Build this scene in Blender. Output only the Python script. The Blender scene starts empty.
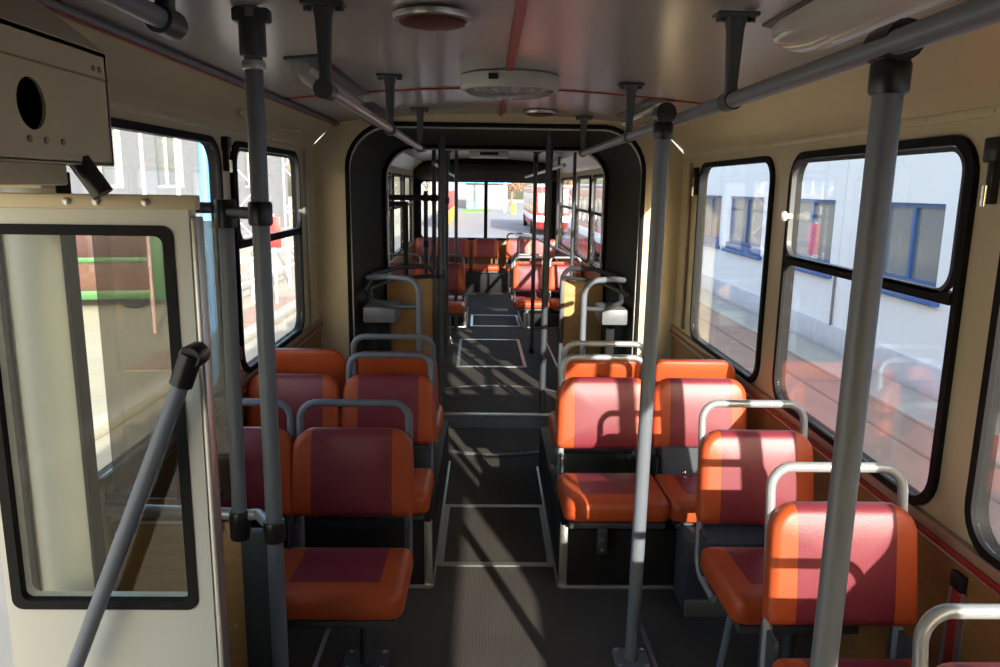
import bpy, bmesh, math, random
from mathutils import Vector, Matrix
random.seed(7)
PI = math.pi
S = bpy.context.scene
COL = S.collection

# ---------------------------------------------------------------- materials
def nodes(name):
    m = bpy.data.materials.new(name); m.use_nodes = True
    nt = m.node_tree
    return m, nt, nt.nodes['Principled BSDF'], nt.nodes['Material Output']

def lnk(nt, a, b): nt.links.new(a, b)

def mat(name, c, rough=.5, metal=0., var=.06, nscale=8., bump=0., bscale=120., spec=.5, coat=0.):
    m, nt, p, o = nodes(name)
    p.inputs['Roughness'].default_value = rough; p.inputs['Metallic'].default_value = metal
    p.inputs['Specular IOR Level'].default_value = spec
    p.inputs['Coat Weight'].default_value = coat
    tc = nt.nodes.new('ShaderNodeTexCoord')
    n = nt.nodes.new('ShaderNodeTexNoise'); n.inputs['Scale'].default_value = nscale; n.inputs['Detail'].default_value = 5
    lnk(nt, tc.outputs['Object'], n.inputs['Vector'])
    mx = nt.nodes.new('ShaderNodeMix'); mx.data_type = 'RGBA'
    mx.inputs['A'].default_value = tuple(max(0, x * (1 - var)) for x in c) + (1,)
    mx.inputs['B'].default_value = tuple(min(1, x * (1 + var)) for x in c) + (1,)
    lnk(nt, n.outputs['Fac'], mx.inputs['Factor']); lnk(nt, mx.outputs['Result'], p.inputs['Base Color'])
    if bump:
        n2 = nt.nodes.new('ShaderNodeTexNoise'); n2.inputs['Scale'].default_value = bscale
        lnk(nt, tc.outputs['Object'], n2.inputs['Vector'])
        b = nt.nodes.new('ShaderNodeBump'); b.inputs['Strength'].default_value = bump; b.inputs['Distance'].default_value = .01
        lnk(nt, n2.outputs['Fac'], b.inputs['Height']); lnk(nt, b.outputs['Normal'], p.inputs['Normal'])
    return m

def math_node(nt, op, a, b=None):
    n = nt.nodes.new('ShaderNodeMath'); n.operation = op
    for k, v in enumerate((a, b)):
        if v is None: continue
        if isinstance(v, (int, float)): n.inputs[k].default_value = v
        else: lnk(nt, v, n.inputs[k])
    return n.outputs[0]

def vinyl(name, half, ylo, yhi, dots=False, front_only=0.):
    """orange vinyl with a sewn maroon middle panel, thin dark seam on both sides"""
    m, nt, p, o = nodes(name)
    tc = nt.nodes.new('ShaderNodeTexCoord'); sp = nt.nodes.new('ShaderNodeSeparateXYZ')
    lnk(nt, tc.outputs['Object'], sp.inputs[0])
    ax = math_node(nt, 'ABSOLUTE', sp.outputs['X'])
    f = math_node(nt, 'LESS_THAN', ax, half)
    f = math_node(nt, 'MULTIPLY', f, math_node(nt, 'GREATER_THAN', sp.outputs['Y'], ylo))
    f = math_node(nt, 'MULTIPLY', f, math_node(nt, 'LESS_THAN', sp.outputs['Y'], yhi))
    seam = math_node(nt, 'LESS_THAN', math_node(nt, 'ABSOLUTE', math_node(nt, 'SUBTRACT', ax, half)), .0013)
    seam = math_node(nt, 'MULTIPLY', seam, math_node(nt, 'MULTIPLY', math_node(nt, 'GREATER_THAN', sp.outputs['Y'], ylo), math_node(nt, 'LESS_THAN', sp.outputs['Y'], yhi)))
    n = nt.nodes.new('ShaderNodeTexNoise'); n.inputs['Scale'].default_value = 9; n.inputs['Detail'].default_value = 4
    lnk(nt, tc.outputs['Object'], n.inputs['Vector'])
    def two(a, b):
        x = nt.nodes.new('ShaderNodeMix'); x.data_type = 'RGBA'
        x.inputs['A'].default_value = a + (1,); x.inputs['B'].default_value = b + (1,)
        lnk(nt, n.outputs['Fac'], x.inputs['Factor']); return x.outputs['Result']
    org = two((.40, .060, .014), (.48, .080, .020)); mar = two((.175, .022, .032), (.22, .030, .042))
    mx = nt.nodes.new('ShaderNodeMix'); mx.data_type = 'RGBA'
    lnk(nt, f, mx.inputs['Factor']); lnk(nt, org, mx.inputs['A']); lnk(nt, mar, mx.inputs['B'])
    col = mx.outputs['Result']
    sx = nt.nodes.new('ShaderNodeMix'); sx.data_type = 'RGBA'; sx.inputs['B'].default_value = (.12, .015, .012, 1)
    lnk(nt, math_node(nt, 'MULTIPLY', seam, .7), sx.inputs['Factor']); lnk(nt, col, sx.inputs['A'])
    col = sx.outputs['Result']
    n2 = nt.nodes.new('ShaderNodeTexNoise'); n2.inputs['Scale'].default_value = 260
    lnk(nt, tc.outputs['Object'], n2.inputs['Vector'])
    h = n2.outputs['Fac']
    if dots:
        v = nt.nodes.new('ShaderNodeTexVoronoi'); v.inputs['Scale'].default_value = 190; v.inputs['Randomness'].default_value = 0
        rot = nt.nodes.new('ShaderNodeMapping'); rot.inputs['Rotation'].default_value = (0, PI / 4, 0)
        rot.inputs['Scale'].default_value = (1, .02, 1)
        lnk(nt, tc.outputs['Object'], rot.inputs['Vector']); lnk(nt, rot.outputs[0], v.inputs['Vector'])
        d = math_node(nt, 'LESS_THAN', v.outputs['Distance'], .27)
        d = math_node(nt, 'MULTIPLY', d, f)
        dx = nt.nodes.new('ShaderNodeMix'); dx.data_type = 'RGBA'; dx.inputs['B'].default_value = (.1, .01, .014, 1)
        lnk(nt, math_node(nt, 'MULTIPLY', d, .75), dx.inputs['Factor']); lnk(nt, col, dx.inputs['A']); col = dx.outputs['Result']
    lnk(nt, col, p.inputs['Base Color'])
    b = nt.nodes.new('ShaderNodeBump'); b.inputs['Strength'].default_value = .12; b.inputs['Distance'].default_value = .004
    lnk(nt, h, b.inputs['Height']); lnk(nt, b.outputs['Normal'], p.inputs['Normal'])
    p.inputs['Roughness'].default_value = .40; p.inputs['Specular IOR Level'].default_value = .4
    return m

def wood(name, a, b, axis=(1, 1, 9), rough=.45):
    m, nt, p, o = nodes(name)
    tc = nt.nodes.new('ShaderNodeTexCoord'); mp = nt.nodes.new('ShaderNodeMapping')
    mp.inputs['Scale'].default_value = axis; lnk(nt, tc.outputs['Object'], mp.inputs['Vector'])
    n = nt.nodes.new('ShaderNodeTexNoise'); n.inputs['Scale'].default_value = 5; n.inputs['Detail'].default_value = 7; n.inputs['Distortion'].default_value = .8
    lnk(nt, mp.outputs[0], n.inputs['Vector'])
    n3 = nt.nodes.new('ShaderNodeTexNoise'); n3.inputs['Scale'].default_value = 40; n3.inputs['Detail'].default_value = 3
    lnk(nt, mp.outputs[0], n3.inputs['Vector'])
    s = math_node(nt, 'ADD', math_node(nt, 'MULTIPLY', n.outputs['Fac'], .7), math_node(nt, 'MULTIPLY', n3.outputs['Fac'], .3))
    cr = nt.nodes.new('ShaderNodeValToRGB')
    cr.color_ramp.elements[0].position = .32; cr.color_ramp.elements[0].color = a + (1,)
    cr.color_ramp.elements[1].position = .68; cr.color_ramp.elements[1].color = b + (1,)
    lnk(nt, s, cr.inputs[0]); lnk(nt, cr.outputs[0], p.inputs['Base Color'])
    p.inputs['Roughness'].default_value = rough
    return m

def ribbed(name, c1, c2, scale, rough=.75):
    """ribbed rubber flooring, ribs along the bus"""
    m, nt, p, o = nodes(name)
    tc = nt.nodes.new('ShaderNodeTexCoord')
    w = nt.nodes.new('ShaderNodeTexWave'); w.bands_direction = 'X'; w.inputs['Scale'].default_value = scale
    w.inputs['Distortion'].default_value = .25; w.inputs['Detail'].default_value = 1
    lnk(nt, tc.outputs['Object'], w.inputs['Vector'])
    n = nt.nodes.new('ShaderNodeTexNoise'); n.inputs['Scale'].default_value = 3.2; n.inputs['Detail'].default_value = 8
    lnk(nt, tc.outputs['Object'], n.inputs['Vector'])
    s = math_node(nt, 'ADD', math_node(nt, 'MULTIPLY', w.outputs['Fac'], .35), math_node(nt, 'MULTIPLY', n.outputs['Fac'], .7))
    mx = nt.nodes.new('ShaderNodeMix'); mx.data_type = 'RGBA'; mx.inputs['A'].default_value = c1 + (1,); mx.inputs['B'].default_value = c2 + (1,)
    lnk(nt, s, mx.inputs['Factor']); lnk(nt, mx.outputs['Result'], p.inputs['Base Color'])
    b = nt.nodes.new('ShaderNodeBump'); b.inputs['Strength'].default_value = .35; b.inputs['Distance'].default_value = .003
    lnk(nt, w.outputs['Fac'], b.inputs['Height']); lnk(nt, b.outputs['Normal'], p.inputs['Normal'])
    p.inputs['Roughness'].default_value = rough; p.inputs['Specular IOR Level'].default_value = .12
    return m

def glass(name, tint=(.93, .95, .94), refl=.10, haze=0.):
    m = bpy.data.materials.new(name); m.use_nodes = True
    nt = m.node_tree; nt.nodes.clear()
    o = nt.nodes.new('ShaderNodeOutputMaterial'); t = nt.nodes.new('ShaderNodeBsdfTransparent'); g = nt.nodes.new('ShaderNodeBsdfGlossy')
    t.inputs['Color'].default_value = tint + (1,); g.inputs['Roughness'].default_value = .02
    g.inputs['Color'].default_value = (1, 1, 1, 1)
    lw = nt.nodes.new('ShaderNodeLayerWeight'); lw.inputs['Blend'].default_value = .25
    f = math_node(nt, 'ADD', math_node(nt, 'MULTIPLY', lw.outputs['Fresnel'], refl * 2), refl * .25)
    mx = nt.nodes.new('ShaderNodeMixShader'); lnk(nt, f, mx.inputs[0]); lnk(nt, t.outputs[0], mx.inputs[1]); lnk(nt, g.outputs[0], mx.inputs[2])
    sh = mx.outputs[0]
    if haze:
        d = nt.nodes.new('ShaderNodeBsdfDiffuse'); d.inputs['Color'].default_value = (.75, .72, .65, 1)
        m2 = nt.nodes.new('ShaderNodeMixShader'); m2.inputs[0].default_value = haze
        lnk(nt, sh, m2.inputs[1]); lnk(nt, d.outputs[0], m2.inputs[2]); sh = m2.outputs[0]
    lnk(nt, sh, o.inputs['Surface'])
    return m

M = dict(
    cream=mat('cream_paint', (.61, .51, .32), .32, var=.05, nscale=3, bump=.03, bscale=30),
    cream_door=mat('pale_cream_paint', (.56, .55, .47), .35, var=.04, nscale=3),
    ceil=mat('ceiling_laminate', (.41, .37, .36), .22, var=.04, nscale=2, spec=.6),
    tan=mat('tan_paint', (.33, .22, .15), .35, var=.05, nscale=4),
    wood=wood('wood_laminate', (.22, .10, .03), (.32, .155, .05), (1, .6, 7)),
    woodl=wood('light_wood_laminate', (.45, .25, .085), (.58, .35, .14), (1, 1, 6)),
    floor=ribbed('ribbed_rubber_floor', (.030, .027, .024), (.115, .102, .088), 60),
    mat_black=ribbed('black_rubber_plate', (.010, .010, .010), (.026, .025, .024), 45, .5),
    pole=mat('grey_enamel_tube', (.15, .165, .19), .38, var=.05, nscale=20),
    tube=mat('light_grey_tube', (.34, .35, .36), .3, .25, var=.05, nscale=20),
    tubed=mat('dark_grey_tube', (.05, .055, .062), .4, var=.06, nscale=20),
    black=mat('black_plastic', (.012, .012, .013), .35, var=.1, nscale=30),
    rubber=mat('black_rubber', (.008, .008, .008), .7, spec=.2, var=.15, nscale=20),
    alu=mat('aluminium', (.62, .61, .58), .36, .9, var=.08, nscale=25),
    chrome=mat('chrome', (.8, .8, .8), .12, 1., var=.02),
    red=mat('red_trim_plastic', (.30, .022, .016), .4, var=.1, nscale=20),
    darkred=mat('dark_red_plastic', (.10, .018, .014), .45, var=.1),
    housing=mat('housing_paint', (.050, .055, .066), .75, var=.08),
    greybox=mat('grey_panel_paint', (.15, .16, .175), .4, var=.05),
    darkgrey=mat('dark_grey_paint', (.05, .053, .058), .45, var=.08),
    bellows=mat('dark_bellows_fabric', (.066, .062, .056), .6, var=.12, nscale=12, bump=.1),
    lightgrey=mat('pale_grey_plastic', (.52, .52, .49), .45, var=.04),
    glass=glass('window_glass', (.97, .985, .99), .08),
    dglass=glass('door_glass', (.93, .95, .91), .06),
    smoke=glass('smoked_partition_glass', (.50, .48, .44), .12, .02),
    bolt=mat('zinc_bolt', (.55, .55, .53), .35, .9),
    orange=vinyl('orange_back_vinyl', 0.0, 9, 10),
    back=vinyl('seat_back_vinyl', .135, -1, .034),
    backd=vinyl('perforated_seat_back_vinyl', .135, -1, .034, True),
    cush=vinyl('seat_cushion_vinyl', .135, -.108, 1),
    white=mat('white_render', (.92, .935, .97), .8, var=.04, nscale=1.2, bump=.08, bscale=40),
    hallgrey=mat('grey_render', (.23, .24, .26), .85, var=.06, nscale=.8),
    gate=mat('gatehouse_render', (.15, .165, .19), .85, var=.06, nscale=.8),
    trailer=mat('dark_maroon_paint', (.05, .013, .012), .5, var=.15),
    plinth=mat('worn_plinth', (.66, .66, .71), .85, var=.18, nscale=5),
    blue=mat('blue_paint', (.045, .13, .36), .45, var=.08),
    lblue=mat('light_blue_paint', (.09, .24, .50), .5, var=.1),
    bglass=mat('building_glass', (.20, .22, .23), .12, var=.25, nscale=1.2, spec=.8),
    curtain=mat('pale_blind', (.42, .42, .40), .7, var=.2, nscale=3),
    gravel=mat('pale_paving', (.44, .40, .32), .9, var=.22, nscale=1.6, bump=.04, bscale=60),
    brickg=mat('reddish_paving', (.40, .27, .21), .9, var=.28, nscale=1.8, bump=.2, bscale=40),
    concrete=mat('concrete', (.46, .43, .38), .9, var=.18, nscale=3),
    kerb=mat('dull_kerb_stone', (.28, .20, .165), .9, var=.2, nscale=4),
    asphalt=mat('road_asphalt', (.22, .22, .235), .9, var=.12, nscale=.6),
    grass=mat('grass', (.14, .26, .03), .9, var=.35, nscale=3, bump=.5, bscale=20),
    pink=mat('faded_pink_paint', (.62, .40, .44), .6, var=.08),
    redp=mat('red_paint', (.42, .03, .035), .4, var=.12),
    busred=mat('bus_red_paint', (.40, .028, .035), .3, var=.08),
    yellow=mat('yellow_paint', (.75, .5, .05), .5, var=.1),
    green=mat('green_paint', (.03, .13, .04), .45, var=.12),
    rust=mat('rusty_red_panel', (.085, .032, .022), .7, var=.35, nscale=6),
    bark=mat('bark', (.16, .13, .11), .9, var=.2),
    rleaf=mat('russet_foliage', (.35, .17, .08), .9, var=.4, nscale=2),
    roof=mat('grey_roof', (.24, .22, .23), .8, var=.2),
    hair=mat('dark_label', (.01, .01, .01), .6),
)
# frosted plastic of the ceiling lights: lets some light through and shines
def diffuser(name, c, tr):
    m, nt, p, o = nodes(name)
    p.inputs['Base Color'].default_value = c + (1,); p.inputs['Roughness'].default_value = .12; p.inputs['Specular IOR Level'].default_value = .7
    t = nt.nodes.new('ShaderNodeBsdfTransparent'); t.inputs['Color'].default_value = (.9, .9, .9, 1)
    mx = nt.nodes.new('ShaderNodeMixShader'); mx.inputs[0].default_value = tr
    lnk(nt, p.outputs[0], mx.inputs[1]); lnk(nt, t.outputs[0], mx.inputs[2]); lnk(nt, mx.outputs[0], o.inputs['Surface'])
    return m
M['clear'] = diffuser('clear_lamp_cover', (.5, .49, .47), .72)
M['opal'] = diffuser('opal_lamp_cover', (.60, .57, .53), .12)

# ---------------------------------------------------------------- mesh building
def fillet(pts, r, seg=6):
    pts = [Vector(p) for p in pts]; out = [pts[0]]
    for i in range(1, len(pts) - 1):
        a, b, c = pts[i - 1], pts[i], pts[i + 1]
        u = (a - b); v = (c - b); lu, lv = u.length, v.length; u.normalize(); v.normalize()
        ang = u.angle(v)
        if ang > PI - .02: out.append(b); continue
        d = min(r / math.tan(ang / 2), lu * .49, lv * .49); rr = d * math.tan(ang / 2)
        cen = b + (u + v).normalized() * (rr / math.sin(ang / 2))
        p0, p1 = b + u * d, b + v * d
        e0, e1 = p0 - cen, p1 - cen; tot = e0.angle(e1)
        for k in range(seg + 1):
            t = k / seg
            out.append(cen + (e0 * math.sin((1 - t) * tot) + e1 * math.sin(t * tot)) / math.sin(tot))
    out.append(pts[-1]); return out

def rr(w, h, rad, seg=6, cx=0, cy=0):
    """rounded rectangle outline; rad = one radius or (bl, br, tr, tl)"""
    if not isinstance(rad, (tuple, list)): rad = (rad,) * 4
    P = []
    for (sx, sy), a0, r in zip(((-1, -1), (1, -1), (1, 1), (-1, 1)), (PI, 1.5 * PI, 0, .5 * PI), rad):
        r = max(min(r, w / 2 - 1e-4, h / 2 - 1e-4), 1e-4)
        ox, oy = sx * (w / 2 - r), sy * (h / 2 - r)
        for k in range(seg + 1):
            a = a0 + k / seg * PI / 2
            P.append((cx + ox + r * math.cos(a), cy + oy + r * math.sin(a)))
    return P

class MB:
    def __init__(self): self.v = []; self.f = []; self.m = []; self.cur = 0
    def add(self, vs, fs):
        o = len(self.v); self.v += [Vector(p) for p in vs]
        for f in fs: self.f.append([o + i for i in f]); self.m.append(self.cur)
        return self
    def use(self, i): self.cur = i; return self
    def box(self, x0, x1, y0, y1, z0, z1, b=0.):
        if b:
            b = min(b, (x1-x0)*.49, (y1-y0)*.49, (z1-z0)*.49)
            bm = bmesh.new(); bmesh.ops.create_cube(bm, size=1)
            for v in bm.verts: v.co = ((x0+x1)/2 + v.co.x*(x1-x0), (y0+y1)/2 + v.co.y*(y1-y0), (z0+z1)/2 + v.co.z*(z1-z0))
            bmesh.ops.bevel(bm, geom=list(bm.edges), offset=b, segments=2, affect='EDGES', profile=.5)
            bm.verts.index_update()
            self.add([v.co.copy() for v in bm.verts], [[v.index for v in f.verts] for f in bm.faces]); bm.free()
            return self
        v = [(x, y, z) for x in (x0, x1) for y in (y0, y1) for z in (z0, z1)]
        return self.add(v, [(0,1,3,2),(4,6,7,5),(0,4,5,1),(2,3,7,6),(0,2,6,4),(1,5,7,3)])
    def tube(self, pts, r, n=12, closed=False):
        pts = [Vector(p) for p in pts]; N = len(pts)
        rs = r if isinstance(r, (list, tuple)) else [r] * N
        T = []
        for i in range(N):
            a = pts[(i - 1) % N] if (closed or i) else pts[i]; b = pts[(i + 1) % N] if (closed or i < N - 1) else pts[i]
            T.append((b - a).normalized())
        up = Vector((0, 0, 1)) if abs(T[0].z) < .9 else Vector((1, 0, 0))
        u = (up - T[0] * up.dot(T[0])).normalized(); vs = []
        for i in range(N):
            if i:
                u = u - T[i] * u.dot(T[i]); u.normalize()
            w = T[i].cross(u)
            for k in range(n):
                a = 2 * PI * k / n; vs.append(pts[i] + (u * math.cos(a) + w * math.sin(a)) * rs[i])
        fs = []
        for i in range(N if closed else N - 1):
            j = (i + 1) % N
            for k in range(n): fs.append((i*n+k, i*n+(k+1) % n, j*n+(k+1) % n, j*n+k))
        if not closed: fs += [tuple(range(n))[::-1], tuple((N-1)*n + k for k in range(n))]
        return self.add(vs, fs)
    def lathe(self, prof, o=(0, 0, 0), n=24, axis='z', sx=1, sy=1):
        vs = []; fs = []
        for r, z in prof:
            for k in range(n):
                a = 2 * PI * k / n; p = (r*math.cos(a)*sx, r*math.sin(a)*sy, z)
                if axis == 'x': p = (p[2], p[0], p[1])
                if axis == 'y': p = (p[0], p[2], p[1])
                vs.append((o[0]+p[0], o[1]+p[1], o[2]+p[2]))
        for i in range(len(prof)-1):
            for k in range(n): fs.append((i*n+k, i*n+(k+1) % n, (i+1)*n+(k+1) % n, (i+1)*n+k))
        fs += [tuple(range(n))[::-1], tuple((len(prof)-1)*n+k for k in range(n))]
        return self.add(vs, fs)
    def prism(self, poly, f, a, b):
        """poly 2D, f(u,v,t) -> point"""
        n = len(poly); vs = [f(u, v, a) for u, v in poly] + [f(u, v, b) for u, v in poly]
        return self.add(vs, [tuple(range(n))[::-1], tuple(range(n, 2*n))] + [(k, (k+1) % n, n+(k+1) % n, n+k) for k in range(n)])
    def loft(self, rings, cap=True, closed=True):
        n = len(rings[0]); vs = [p for r in rings for p in r]; fs = []
        for i in range(len(rings)-1):
            for k in range(n if closed else n-1): fs.append((i*n+k, i*n+(k+1) % n, (i+1)*n+(k+1) % n, (i+1)*n+k))
        if cap: fs += [tuple(range(n))[::-1], tuple((len(rings)-1)*n+k for k in range(n))]
        return self.add(vs, fs)
    def mesh(self, name, mats, angle=40, off=(0, 0, 0)):
        me = bpy.data.meshes.new(name); off = Vector(off)
        me.from_pydata([tuple(p - off) for p in self.v], [], self.f); me.validate()
        for m in (mats if isinstance(mats, (list, tuple)) else [mats]): me.materials.append(m)
        for p, i in zip(me.polygons, self.m): p.use_smooth = True; p.material_index = i
        bm = bmesh.new(); bm.from_mesh(me); bmesh.ops.recalc_face_normals(bm, faces=bm.faces); bm.to_mesh(me); bm.free()
        me.set_sharp_from_angle(angle=math.radians(angle))
        return me
    def build(self, name, mats, parent=None, at=None, label=None, angle=40):
        """one mesh object; a top-level one gets its origin at the middle of its base"""
        off = at
        if off is None and parent is None:
            xs = [p.x for p in self.v]; ys = [p.y for p in self.v]; zs = [p.z for p in self.v]
            off = ((min(xs)+max(xs))/2, (min(ys)+max(ys))/2, min(zs))
        off = Vector(off or (0, 0, 0))
        o = bpy.data.objects.new(name, self.mesh(name, mats, angle, off)); COL.objects.link(o)
        o.location = off
        if parent: o.parent = parent
        if label: o['label'] = label
        return o

def tag(o, label, cat, group=None, kind=None):
    o['label'] = label; o['category'] = cat
    if group: o['group'] = group
    if kind: o['kind'] = kind
    return o
def struct(o, label=None, cat=None):
    o['kind'] = 'structure'
    if label: o['label'] = label
    if cat: o['category'] = cat
    return o
def thing(name, label, cat, loc=(0, 0, 0), rz=0, group=None):
    o = bpy.data.objects.new(name, None); COL.objects.link(o); o.empty_display_size = .05
    o.location = loc; o.rotation_euler = (0, 0, rz)
    return tag(o, label, cat, group)
def sthing(name, label, cat, loc=(0, 0, 0), rz=0):
    return struct(thing(name, label, cat, loc, rz))
def dup(root, loc, rz, label, group=None, name=None):
    r = root.copy(); COL.objects.link(r); r.location = loc; r.rotation_euler = (0, 0, rz); r['label'] = label
    if name: r.name = name
    if group: r['group'] = group
    for ch in list(root.children):
        c = ch.copy(); COL.objects.link(c); c.parent = r
        for g in list(ch.children):
            d = g.copy(); COL.objects.link(d); d.parent = c
    return r

def plate(outer, holes, f, t0, t1):
    """flat sheet with holes: outline in (u,v), thickness t0..t1, f(u,v,t) -> point"""
    cu = bpy.data.curves.new('tmp', 'CURVE'); cu.dimensions = '2D'; cu.fill_mode = 'BOTH'; cu.extrude = .5
    for pl in [outer] + holes:
        s = cu.splines.new('POLY'); s.points.add(len(pl) - 1); s.use_cyclic_u = True
        for p, q in zip(s.points, pl): p.co = (q[0], q[1], 0, 1)
    ob = bpy.data.objects.new('tmp', cu); COL.objects.link(ob)
    dg = bpy.context.evaluated_depsgraph_get(); me = bpy.data.meshes.new_from_object(ob.evaluated_get(dg))
    mb = MB()
    mb.add([f(v.co.x, v.co.y, t0 if v.co.z < 0 else t1) for v in me.vertices], [list(p.vertices) for p in me.polygons])
    bpy.data.objects.remove(ob); bpy.data.curves.remove(cu); bpy.data.meshes.remove(me)
    # weld doubled edge vertices
    bm = bmesh.new(); vs = [bm.verts.new(v) for v in mb.v]
    for fc in mb.f:
        try: bm.faces.new([vs[i] for i in fc])
        except ValueError: pass
    bmesh.ops.remove_doubles(bm, verts=bm.verts, dist=1e-5); bm.verts.index_update()
    out = MB(); out.add([v.co.copy() for v in bm.verts], [[v.index for v in fc.verts] for fc in bm.faces]); bm.free()
    return out
def rect(u0, u1, v0, v1, r=0., seg=6):
    if not r: return [(u0, v0), (u1, v0), (u1, v1), (u0, v1)]
    return rr(u1-u0, v1-v0, r, seg, (u0+u1)/2, (v0+v1)/2)
def YZ(u, v, t): return (t, u, v)
def XZ(u, v, t): return (u, t, v)
def XY(u, v, t): return (u, v, t)

# the rear half of the bus hangs on the joint, turned a touch to the left
JX, JY, JA = .07, 5.1, math.radians(.8)
def R(x, y, z=0.):
    dx, dy = x - JX, y - JY
    return (JX + dx*math.cos(JA) - dy*math.sin(JA), JY + dx*math.sin(JA) + dy*math.cos(JA), z)
def rearf(f): return lambda u, v, t: R(*f(u, v, t))
def turn(mb):
    mb.v = [Vector(R(*p)) for p in mb.v]; return mb

LX, RX, Y0, YB, YC, YE = -1.10, 1.24, -2.45, 4.86, 5.92, 12.40   # walls, front, bulkheads, back

# ================================================================ SETTING
# ---- floor
notch = [(LX, Y0), (RX, Y0), (RX, YE), (LX, YE), (LX, 1.74), (-.60, 1.74), (-.60, .2), (LX, .2)]
struct(plate(notch[:2] + [(RX, YC), (LX, YC)] + notch[4:], [], XY, -.06, 0).build('floor', M['floor']))
struct(turn(MB().box(LX-.02, RX+.02, YC, YE, -.06, 0)).build('floor', M['floor']))
struct(MB().box(LX-.04, -.60, .2, 1.74, -.42, -.36).build('floor', M['floor']))        # step well at the front door
# ---- side walls
def side_wall(name, X0, X1, ya, yb, holes, f=YZ, ztop=1.86, z0=0.):
    return struct(plate(rect(ya, yb, z0, ztop), holes, f, X0, X1).build(name, M['cream']))
WR = [(-1.9, -.30), (-.10, 1.20), (1.28, 1.76), (1.93, 3.08), (3.30, 4.42)]
side_wall('wall_right', RX, RX+.022, Y0, YB, [rect(a, b, {-.10: .93, -1.9: 1.10}.get(a, .735), 1.50 if a == -1.9 else 1.735, .10) for a, b in WR])  # unseen front openings shaped to limit sun on floor and seats
WL = [(1.95, 3.13), (3.30, 4.42)]
doorhole = [(.25, -.36), (1.70, -.36), (1.70, 1.62), (.25, 1.62)]
lw_outer = [(Y0, 0), (.25, 0), (.25, 1.62), (1.70, 1.62), (1.70, 0), (YB, 0), (YB, 1.86), (Y0, 1.86)]
struct(plate(lw_outer, [rect(a, b, .76, 1.765, .10) for a, b in WL], YZ, LX-.022, LX).build('wall_left', M['cream']))
WRR = [(6.15, 7.25), (7.42, 8.60), (8.77, 9.95), (10.12, 11.85)]
side_wall('wall_right', RX, RX+.022, YC, YE, [rect(a, b, .75, 1.735, .08) for a, b in WRR], rearf(YZ))
WLR = [(6.75, 7.45), (7.90, 9.1), (9.3, 10.5), (10.7, 11.9)]
side_wall('wall_left', LX-.022, LX, YC, YE, [rect(a, b, .75, 1.735, .08) for a, b in WLR], rearf(YZ))
# ---- front wall with the windscreen, back wall with the rear window
struct(plate(rect(LX-.05, RX+.05, -.3, 2.1), [rect(-.55, 1.05, .95, 1.76, .10)], XZ, Y0-.05, Y0).build('wall_front', M['darkgrey']))  # unseen windscreen opening kept small and wall dark to cut front light
struct(plate(rect(LX-.05, RX+.05, 0, 2.1), [rect(-1.00, 1.14, .76, 1.69, .06)], rearf(XZ), YE, YE+.05).build('wall_back', M['rubber']))
struct(MB().box(LX, .60, -.50, -.46, 0, 2.02).build('wall_light_block', M['darkgrey']))  # added unseen screen behind the camera, blocks daylight from the windscreen
# ---- ceiling and the slanted coves
def ceil_profile(x0, x1, n=16, z=1.985, rise=.065):
    return [(x0 + (x1-x0)*k/n, z + rise*math.sin(PI*k/n)**.9) for k in range(n+1)]
cp = ceil_profile(-.95, 1.07)
def sheet(prof, ya, yb, th=.02):
    ring = [(x, z) for x, z in prof] + [(x, z + th) for x, z in prof[::-1]]
    return MB().prism(ring, XZ, ya, yb)
struct(sheet(cp, Y0, YB).build('ceiling', M['ceil']))
struct(turn(sheet(cp, YC, YE)).build('ceiling', M['ceil']))
covL = [(LX, 1.835), (-1.085, 1.86), (-1.06, 1.885), (-.97, 1.965), (-.95, 1.983)]
covR = [(1.07, 1.983), (1.09, 1.965), (1.20, 1.87), (1.228, 1.845), (RX, 1.815)]
for prof in (covL, covR):
    struct(sheet(prof, Y0, YB, .025).build('trim_1', M['cream'])); struct(turn(sheet(prof, YC, YE, .025)).build('trim_2', M['cream']))
# grey edge strip with a red insert where the cove meets the ceiling
for x, s in ((-.945, -1), (1.065, 1)):
    mb = MB().box(x-.014, x+.014, Y0, YB, 1.968, 1.980, .004); mb.use(1).box(x+s*.012-.006, x+s*.012+.006, Y0, YB, 1.962, 1.976, .003)
    struct(mb.build('trim_3', [M['pole'], M['red']]))
# red cover strips of the ceiling joints
struct(MB().box(.062, .092, Y0, 3.0, 2.036, 2.046, .004).build('trim_4', M['red']))
struct(MB().box(.066, .086, 3.45, YB, 2.036, 2.046, .004).build('trim_4', M['red']))
mb = MB()
for a, b in zip(cp[:-1], cp[1:]):
    mb.add([(a[0], 3.60, a[1]-.006), (b[0], 3.60, b[1]-.006), (b[0], 3.63, b[1]-.006), (a[0], 3.63, a[1]-.006),
            (a[0], 3.60, a[1]+.002), (b[0], 3.60, b[1]+.002), (b[0], 3.63, b[1]+.002), (a[0], 3.63, a[1]+.002)],
           [(0,1,2,3), (7,6,5,4), (0,4,5,1), (3,2,6,7), (1,5,6,2), (0,3,7,4)])
struct(mb.build('trim_5', M['red']))
# screw line along the top of both walls
for X, z, s in ((LX, 1.82, 1), (RX, 1.80, -1)):
    mb = MB().box(min(X, X+s*.008), max(X, X+s*.008), Y0, YB, z-.012, z+.012, .002)
    for k in range(22):
        mb.lathe([(.005, 0), (.004, s*.003)], (X+s*.008, -1.6+k*.29, z), 8, 'x')
    struct(mb.build('trim_6', M['cream']))
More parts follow.
